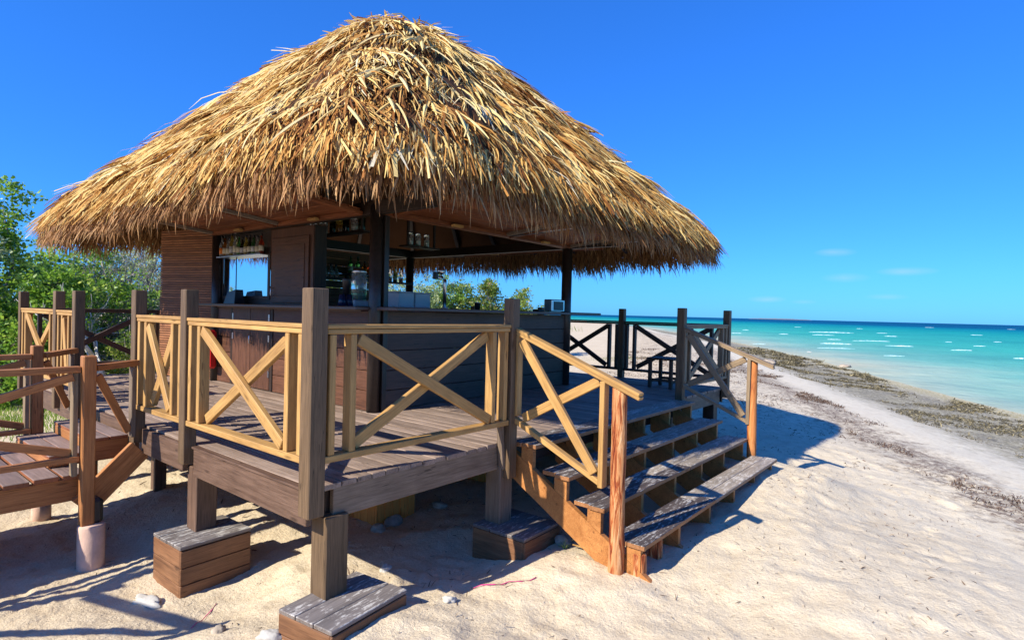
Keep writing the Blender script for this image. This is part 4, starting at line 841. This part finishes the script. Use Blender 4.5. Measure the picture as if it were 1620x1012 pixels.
def bush(label, cat, u, v, h, w, nleaf, mat, leaf=.085, nlobe=16, trunks=4, group=None, dead=0, low=.12, tbase=.45, name='bush'):
    g0 = zg(u, v); t = thing(name, label, cat, (u, v, g0), group); H = h-g0
    lob = []
    for i in range(nlobe):
        a = random.uniform(0, 2*math.pi); rr = w*.5*math.sqrt(random.random())*.85; zz = H*random.uniform(low, .93)*(1-.35*(rr/(w*.5))**2)
        lob.append(np.array([u+rr*math.cos(a), v+rr*math.sin(a), g0+zz, random.uniform(.13, .26)*min(w, H)*(.7 if zz > H*.7 else 1)]))
    lob[0][:3] = (u, v, g0+H*.86); lob[0][3] = .14*min(w, H)
    # trunk and limbs to each lobe
    V = []; Fc = []
    def addt(pts, rd, seg=6):
        a, b = tube_geo(pts, rd, seg); o_ = len(V); V.extend(a); Fc.extend([tuple(k_+o_ for k_ in f) for f in b])
    fork = Vector((u, v, g0+H*.22))
    for i in range(trunks):
        a = i/trunks*6.28+random.random(); q = Vector((u+.18*w*math.cos(a), v+.18*w*math.sin(a), g0+H*.4)); addt([Vector((u+.06*math.cos(a), v+.06*math.sin(a), g0-.15)), fork.lerp(q, .35)+Vector((random.uniform(-.1, .1), random.uniform(-.1, .1), 0)), q], [.055*H/3, .045*H/3, .03*H/3])
    link('trunk', mesh('trunk', [Vector(x_)-Vector((u, v, g0)) for x_ in V], Fc, M['bark'], True), WM[t], t); V = []; Fc = []
    for l in lob:
        e = Vector(l[:3]); b_ = fork+Vector((random.uniform(-.2, .2)*w, random.uniform(-.2, .2)*w, random.uniform(0, .2)*H)); mid = b_.lerp(e, .5)+Vector([random.uniform(-.12, .12)*w for _ in range(3)])
        addt([b_, mid, e], [.024*H/3, .016*H/3, .006], 5)
        for _ in range(3+dead):
            q = e+Vector([random.gauss(0, 1) for _ in range(3)]).normalized()*l[3]*random.uniform(.8, 1.5); addt([mid.lerp(e, random.uniform(.2, 1)), (mid+q)/2+Vector([random.uniform(-.1, .1) for _ in range(3)]), q], [.012, .008, .003], 4)
            if dead:
                for _ in range(3):
                    q2 = q+Vector([random.gauss(0, 1) for _ in range(3)]).normalized()*random.uniform(.2, .5); addt([((mid+q)/2).lerp(q, random.random()), q2], [.007, .002], 3)
    bo = link('branches', mesh('branches', [Vector(x_)-Vector((u, v, g0)) for x_ in V], Fc, M['twig' if dead else 'bark'], True), WM[t], t); bo['kind'] = 'stuff'
    if nleaf:
        vol = np.array([l[3]**2 for l in lob]); k_ = rng.choice(len(lob), nleaf, p=vol/vol.sum()); d = rng.normal(size=(nleaf, 3)); d /= np.linalg.norm(d, axis=1, keepdims=True); Lb = np.array(lob)
        # clumps: leaves gather round twig tips
        ncl = max(40, nleaf//26); cid = rng.integers(0, ncl, nleaf); cd = rng.normal(size=(ncl, 3)); cd /= np.linalg.norm(cd, axis=1, keepdims=True); cl_ = rng.choice(len(lob), ncl, p=vol/vol.sum()); cr = rng.uniform(.55, 1.15, ncl)
        cp = Lb[cl_, :3]+cd*(Lb[cl_, 3]*cr)[:, None]*np.array([1, 1, .85]); P = cp[cid]+rng.normal(0, .5, (nleaf, 3))*np.array([.17, .17, .13])*(leaf/.085)
        P[:, 2] = np.maximum(P[:, 2], g0+.02); tint = np.clip(.45+rng.normal(0, .17, ncl)[cid]+rng.normal(0, .14, nleaf), 0, 1)
        leafstuff('foliage', P, leaf, tint, mat, t)
    return t
bush('tall dense green leafy tree rising over the left end of the roof', 'tree', .15, 13.0, 5.0, 3.3, 20000, mleaf, .10, 28, name='broadleaf_tree')
bush('green tree partly cut by the left photo edge, below the roof corner', 'tree', -.05, 12.0, 4.1, 2.2, 11000, mleafg, .08, 18, name='broadleaf_tree')
bush('bright green bush behind the farthest left railing', 'bush', 1.3, 11.9, 3.1, 2.2, 9000, mleaf, .09, 16)
bush('yellowish green bush under the thatch beside the grey twigs', 'bush', 2.5, 13.2, 3.5, 2.6, 8000, mleaf, .08, 18, dead=4)
bush('mostly bare grey twiggy thicket left of the slatted wall', 'bush', 3.6, 13.6, 3.95, 3.0, 5200, mleafg, .07, 22, dead=6)
bush('grey green thicket far behind the left railings', 'bush', 4.9, 16.2, 4.4, 3.4, 9000, mleafg, .08, 20, dead=4)
bush('low dark bush at the foot of the bare grey thicket', 'bush', 2.9, 10.9, 1.9, 2.3, 9000, mleafo, .07, 14, dead=2)
bush('low green bush at the foot of the tall left tree', 'bush', .4, 10.9, 1.9, 1.8, 8000, mleaf, .08, 12)
bush('big green tree behind the twiggy thickets', 'tree', 2.8, 17.2, 4.3, 4.0, 10000, mleaf, .11, 20, name='broadleaf_tree')
bush('grey green rounded bush just right of the far bar column', 'bush', 13.9, 15.6, 4.2, 3.7, 20000, mleafg, .085, 18)
bush('bright green bush behind the beer tap', 'bush', 15.6, 15.2, 3.95, 2.8, 13000, mleaf, .10, 16)
bush('low spreading green bush in the middle over the counter', 'bush', 17.0, 14.9, 3.4, 3.0, 12000, mleafo, .10, 16)
bush('olive bush with brownish leaves behind the counter', 'bush', 18.2, 14.5, 3.65, 2.7, 12000, mleafo, .11, 16)
bush('last low olive bush left of the napkin dispenser', 'bush', 19.6, 13.7, 3.4, 2.5, 11000, mleafo, .11, 14)
bush('green scrub behind the rounded grey green bush', 'bush', 13.0, 19.0, 3.9, 4.0, 12000, mleafo, .11, 18)
t = thing('dead_tree', 'pale bare forked trunk standing behind the far left railing', 'dead tree', (2.0, 10.2, zg(2.0, 10.2)))
M['paletwig'] = plain('bleached_trunk', (.55, .52, .47), .9, spec=.2, var=.3, bump=.6); random.seed(91)
def limb(p, d, L, r_, dep):
    q = [Vector(p)]
    for i in range(4): d = (d+Vector([random.uniform(-.25, .25) for _ in range(3)])).normalized(); q.append(q[-1]+d*L/4)
    tube('trunk' if dep == 0 else 'branch', t, q, [r_*(1-.12*i) for i in range(5)], 'paletwig', 7 if dep < 2 else 5)
    if dep < 4:
        for k_ in range(3 if dep < 3 else 2): limb(q[random.choice((2, 3, 4))], (d+Vector([random.uniform(-.9, .9), random.uniform(-.9, .9), random.uniform(-.15, .8)])).normalized(), L*random.uniform(.6, .85), r_*.52, dep+1)
limb((2.0, 10.2, zg(2.0, 10.2)-.1), Vector((-.1, .15, 1)).normalized(), 1.1, .085, 0)
# fallen grey branch and grass by the far end of the boardwalk
tube('x', None, [(0, 0, 0), (0, 0, 1)], .01, 'twig') if False else None
o = tube('driftwood_branch', None, [(-2.0, 7.6, .10), (-1.2, 7.75, .20), (-.6, 8.1, .17), (-.1, 8.3, .3)], [.05, .06, .05, .02], 'twig'); setprops(o, 'pale grey fallen branch lying on the grass past the boardwalk', 'branch')
# grass
def grass(name, label, cen, sp, n, h, mat, lean=.5):
    P = np.stack([rng.normal(cen[0], sp[0], n), rng.normal(cen[1], sp[1], n)], 1); z = zground(P[:, 0], P[:, 1], fine=False); B = np.stack([P[:, 0], P[:, 1], z-.01], 1); d = rng.normal(0, lean*.5, (n, 3)); d[:, 2] = 1; d /= np.linalg.norm(d, axis=1, keepdims=True)
    sd = np.cross(d, np.array([.3, .9, .1])); sd /= np.linalg.norm(sd, axis=1, keepdims=True); nr = np.cross(sd, d)
    o = blades(name, B, d, sd, nr, rng.uniform(.5, 1.2, n)*h, np.full(n, .012*h/.2), rng.uniform(-.2, .2, n)*h, rng.uniform(0, .3, n)*h, np.clip(rng.normal(.6, .2, n), 0, 1), mat, None, 3, None, 'stuff'); o['label'] = label; o['category'] = 'grass'; return o
grass('ground_grass', 'short bright green grass beyond the boardwalk at the left edge', (-.9, 9.2), (1.3, .8), 6000, .14, mleaf)
grass('dune_grass', 'sparse dune grass tuft on the sand against the sea behind the seaward column', (58.5, 40.5), (1.6, 1.6), 900, .85, mleafo)
grass('beach_creeper', 'low green creeper on the sand behind the seaward railing', (21.5, 9.5), (1.0, .5), 900, .12, mleafo, 1.6)

# ------------------------------------------------------------------ debris on the sand
def rock(name, label, cat, u, v, size, mat, seed, flat=.6, group=None, sink=.25, jag=.35):
    bm = bmesh.new(); bmesh.ops.create_icosphere(bm, subdivisions=3, radius=1)
    for w in bm.verts:
        q = w.co.normalized(); f = 1+jag*mnoise.noise(q*1.3+Vector((seed, 0, 0)))+jag*.6*mnoise.noise(q*3.4+Vector((seed, 5, 0)))+jag*.25*mnoise.noise(q*8+Vector((seed, 9, 0))); w.co = Vector((q.x*size[0], q.y*size[1], q.z*size[0]*flat))*f
    me = bpy.data.meshes.new(name); bm.to_mesh(me); bm.free(); me.materials.append(M[mat]); me.polygons.foreach_set('use_smooth', [True]*len(me.polygons))
    o = link(name, me, Matrix.Translation((u, v, zg(u, v)+size[0]*flat*(.5-sink))) @ Matrix.Rotation(seed*1.7, 4, 'Z')); return setprops(o, label, cat, group)
rock('plastic_bag', 'crumpled white plastic bag on the sand left of the tall footing box', 'bag', -.37, 1.52, (.125, .05), 'whitestone', 3, .3, jag=.5)
rock('coral_stone', 'white coral stone at the bottom edge beside the low front footing box', 'stone', -.20, .12, (.075, .05), 'whitestone', 5, .45)
rock('coral_stone', 'small grey stone in the shadow lines between the two left footing boxes', 'stone', -.33, .50, (.05, .04), 'stone', 6, .6)
rock('coral_stone', 'knobbly pale stone with a green sprig in front of the stair stringer', 'stone', 2.06, -.47, (.09, .06), 'stone', 8, .6, jag=.6)
rock('coral_stone', 'large pale stone in the deck shade before the orange box pier', 'stone', 1.74, 1.33, (.10, .07), 'stone', 11, .6)
rock('coral_stone', 'rounder pale stone left of its larger neighbour at the orange box pier', 'stone', 1.50, 1.25, (.08, .07), 'stone', 12, .7)
rock('coral_stone', 'pale stone lying in deep shade between the pier and the shaded footing box', 'stone', 2.30, 1.25, (.09, .05), 'stone', 14, .5)
rock('shell_fragment', 'small upturned shell on the sunlit sand right of the front pillar', 'shell', .85, .35, (.05, .035), 'whitestone', 15, .6, jag=.6)
rock('shell_fragment', 'broken pale shell below the long shadow right of the front footing box', 'shell', .76, -.42, (.045, .03), 'whitestone', 16, .6, jag=.6)
rock('sandstone_lump', 'orange sand lump on the beach beyond the far handrail', 'stone', 33.2, 6.3, (.5, .35), 'stone', 18, .35)
rock('sandstone_lump', 'pale lump at the water edge in the yellow weed line', 'stone', 58, 9.2, (.55, .4), 'whitestone', 19, .35)
rock('sandstone_lump', 'low beige lump at the edge of the weed band right of the first lumps', 'stone', 41, 3.6, (.4, .3), 'stone', 20, .35)
o = tube('dry_palm_rib', None, [(2.0, -.60, zg(2.0, -.60)+.03), (2.02, -.80, zg(2.02, -.8)+.035), (1.99, -1.02, zg(1.99, -1.02)+.03)], [.006, .012, .006], 'tan', 6); setprops(o, 'thin brown palm rib lying from the pale stone to the near stair post', 'palm rib')
s = N('green_sprig_leaf'); s.b.inputs['Base Color'].default_value = (.06, .18, .03, 1)
grass('green_sprig', 'tiny green sprig tucked under the knobbly pale stone', (1.98, -.52), (.03, .03), 22, .09, mleaf, 1.8)
# magenta cord
s = N('pink_cord'); s.b.inputs['Base Color'].default_value = (.65, .04, .22, 1); M['pink'] = s.m
o = tube('pink_cord', None, [(1.05+.05*i, -.38-.045*i+.02*math.sin(i*2), zg(1.05+.05*i, -.38-.045*i)+.008) for i in range(8)], .004, 'pink', 5); setprops(o, 'thin pink cord lying on the sunlit sand below the shaded footing box', 'cord')
o = tube('pink_cord', None, [(-.05-.06*i, 1.15-.06*i, zg(-.05-.06*i, 1.15-.06*i)+.006) for i in range(6)], .003, 'pink', 5); setprops(o, 'faint pink cord on the sand in front of the tall footing box', 'cord')
# scattered twigs, pebbles and leaf bits, too many to count
def scatter(name, n, xr, yr, ln, wd, mat, dens=None, label=None, tr=(.5, .2)):
    x = rng.uniform(*xr, n); y = rng.uniform(*yr, n)
    k_ = vnoise(x*1.3, y*1.3, 51)+.6*vnoise(x*4, y*4, 52)+rng.normal(0, .15, n) > (.12 if dens is None else dens); x = x[k_]; y = y[k_]; n = len(x)
    z = zground(x, y); a = rng.uniform(0, 6.28, n); d = np.stack([np.cos(a), np.sin(a), rng.normal(.05, .15, n)], 1); nr = np.tile([0, 0, 1.0], (n, 1)); sd = np.cross(nr, d)
    o = blades(name, np.stack([x, y, z+.003], 1), d, sd, nr, rng.uniform(*ln, n), rng.uniform(*wd, n), rng.uniform(.0, .012, n), np.zeros(n), np.clip(rng.normal(*tr, n), 0, 1), mat, None, 3, rng.uniform(-1, 1, n), 'stuff'); o['label'] = label; o['category'] = 'debris'
mtw = attr_mat('dry_twig_bits', [(0, (.05, .03, .02)), (.5, (.17, .11, .07)), (1, (.45, .38, .28))], rough=.85, spec=.15)
mweed = attr_mat('dead_seaweed', [(0, (.04, .024, .016)), (.5, (.12, .072, .048)), (1, (.28, .19, .13))], rough=.8, spec=.2)
mweed2 = attr_mat('olive_seaweed', [(0, (.04, .034, .022)), (.5, (.13, .11, .055)), (1, (.40, .33, .18))], rough=.7, spec=.25)
scatter('twig_litter', 6500, (-2.2, 8.5), (-3.2, 4.6), (.012, .07), (.002, .009), mtw, .06, 'tiny twigs and leaf bits scattered over the near sand')
scatter('under_deck_litter', 900, (.2, 6), (.2, 6), (.02, .09), (.004, .014), mtw, -.2, 'dry litter on the shaded sand under the deck')
# small pebbles: little tetra lumps
n = 900; x = rng.uniform(-2, 9, n); y = rng.uniform(-3, 3.5, n); z = zground(x, y); V = []; Fc = []
for i in range(n):
    r_ = random.uniform(.003, .012)*(1.8 if random.random() < .06 else 1); b = len(V); q = [Vector((math.cos(k_*2.1+i), math.sin(k_*2.1+i), -.3)) for k_ in range(3)]
    for w in q+[Vector((.1, .1, .8)), Vector((-.3, .2, .4))]: V.append((x[i]+w.x*r_, y[i]+w.y*r_, z[i]+w.z*r_+r_*.2))
    Fc += [(b, b+1, b+3), (b+1, b+2, b+3), (b+2, b, b+4), (b, b+3, b+4), (b+2, b+4, b+3)]
o = link('pebbles', mesh('pebbles', V, Fc, M['stone'])); setprops(o, 'small pale pebbles and shell grit over the near sand', 'pebbles', kind='stuff')
def weedline(name, n, dlo, dhi, rg, ln, wd, mat, label, lump=.3, lift=.05):
    x = rng.uniform(*rg[0], n); y = rng.uniform(*rg[1], n); d = coast_d(x, y); j = 1.6*vnoise(x*.35, y*.35, 61)+.9*vnoise(x*1.4, y*1.4, 62); dd = d+j
    k_ = (dd > dlo) & (dd < dhi) & (vnoise(x*1.1, y*1.1, 63)+.5*vnoise(x*5, y*5, 64)+rng.normal(0, .1, n) > lump-.35); x = x[k_]; y = y[k_]; n = len(x)
    z = zground(x, y); sc = np.clip(np.hypot(x+2, y+3)/14, 1, 4); a = rng.uniform(0, 6.28, n); dr = np.stack([np.cos(a), np.sin(a), rng.normal(.2, .3, n)], 1); nr = np.tile([0, 0, 1.0], (n, 1)); sd = np.cross(nr, dr); sd /= np.linalg.norm(sd, axis=1, keepdims=True)
    o = blades(name, np.stack([x, y, z+.004], 1), dr, sd, nr, rng.uniform(*ln, n)*sc, rng.uniform(*wd, n)*sc, rng.uniform(0, lift, n), rng.uniform(0, .04, n), np.clip(rng.normal(.45, .25, n), 0, 1), mat, None, 3, rng.uniform(-1, 1, n), 'stuff'); o['label'] = label; o['category'] = 'seaweed'; print(name, n)
weedline('seaweed_line', 260000, 8.1, 8.75, ((6, 30), (-6, 9)), (.02, .08), (.004, .014), mweed, 'thin winding line of dark brown dead seaweed along the upper beach', .42)
weedline('seaweed_flecks', 30000, 9.0, 13.5, ((7.5, 30), (-3, 12)), (.03, .10), (.005, .016), mweed, 'scattered dark seaweed flecks behind the seaweed line', .42, .02)
weedline('seaweed_bank', 420000, .9, 6.1, ((13, 60), (-8, 14)), (.025, .08), (.006, .018), mweed2, 'broad olive bank of rotting seaweed along the waterline', .50, .025)
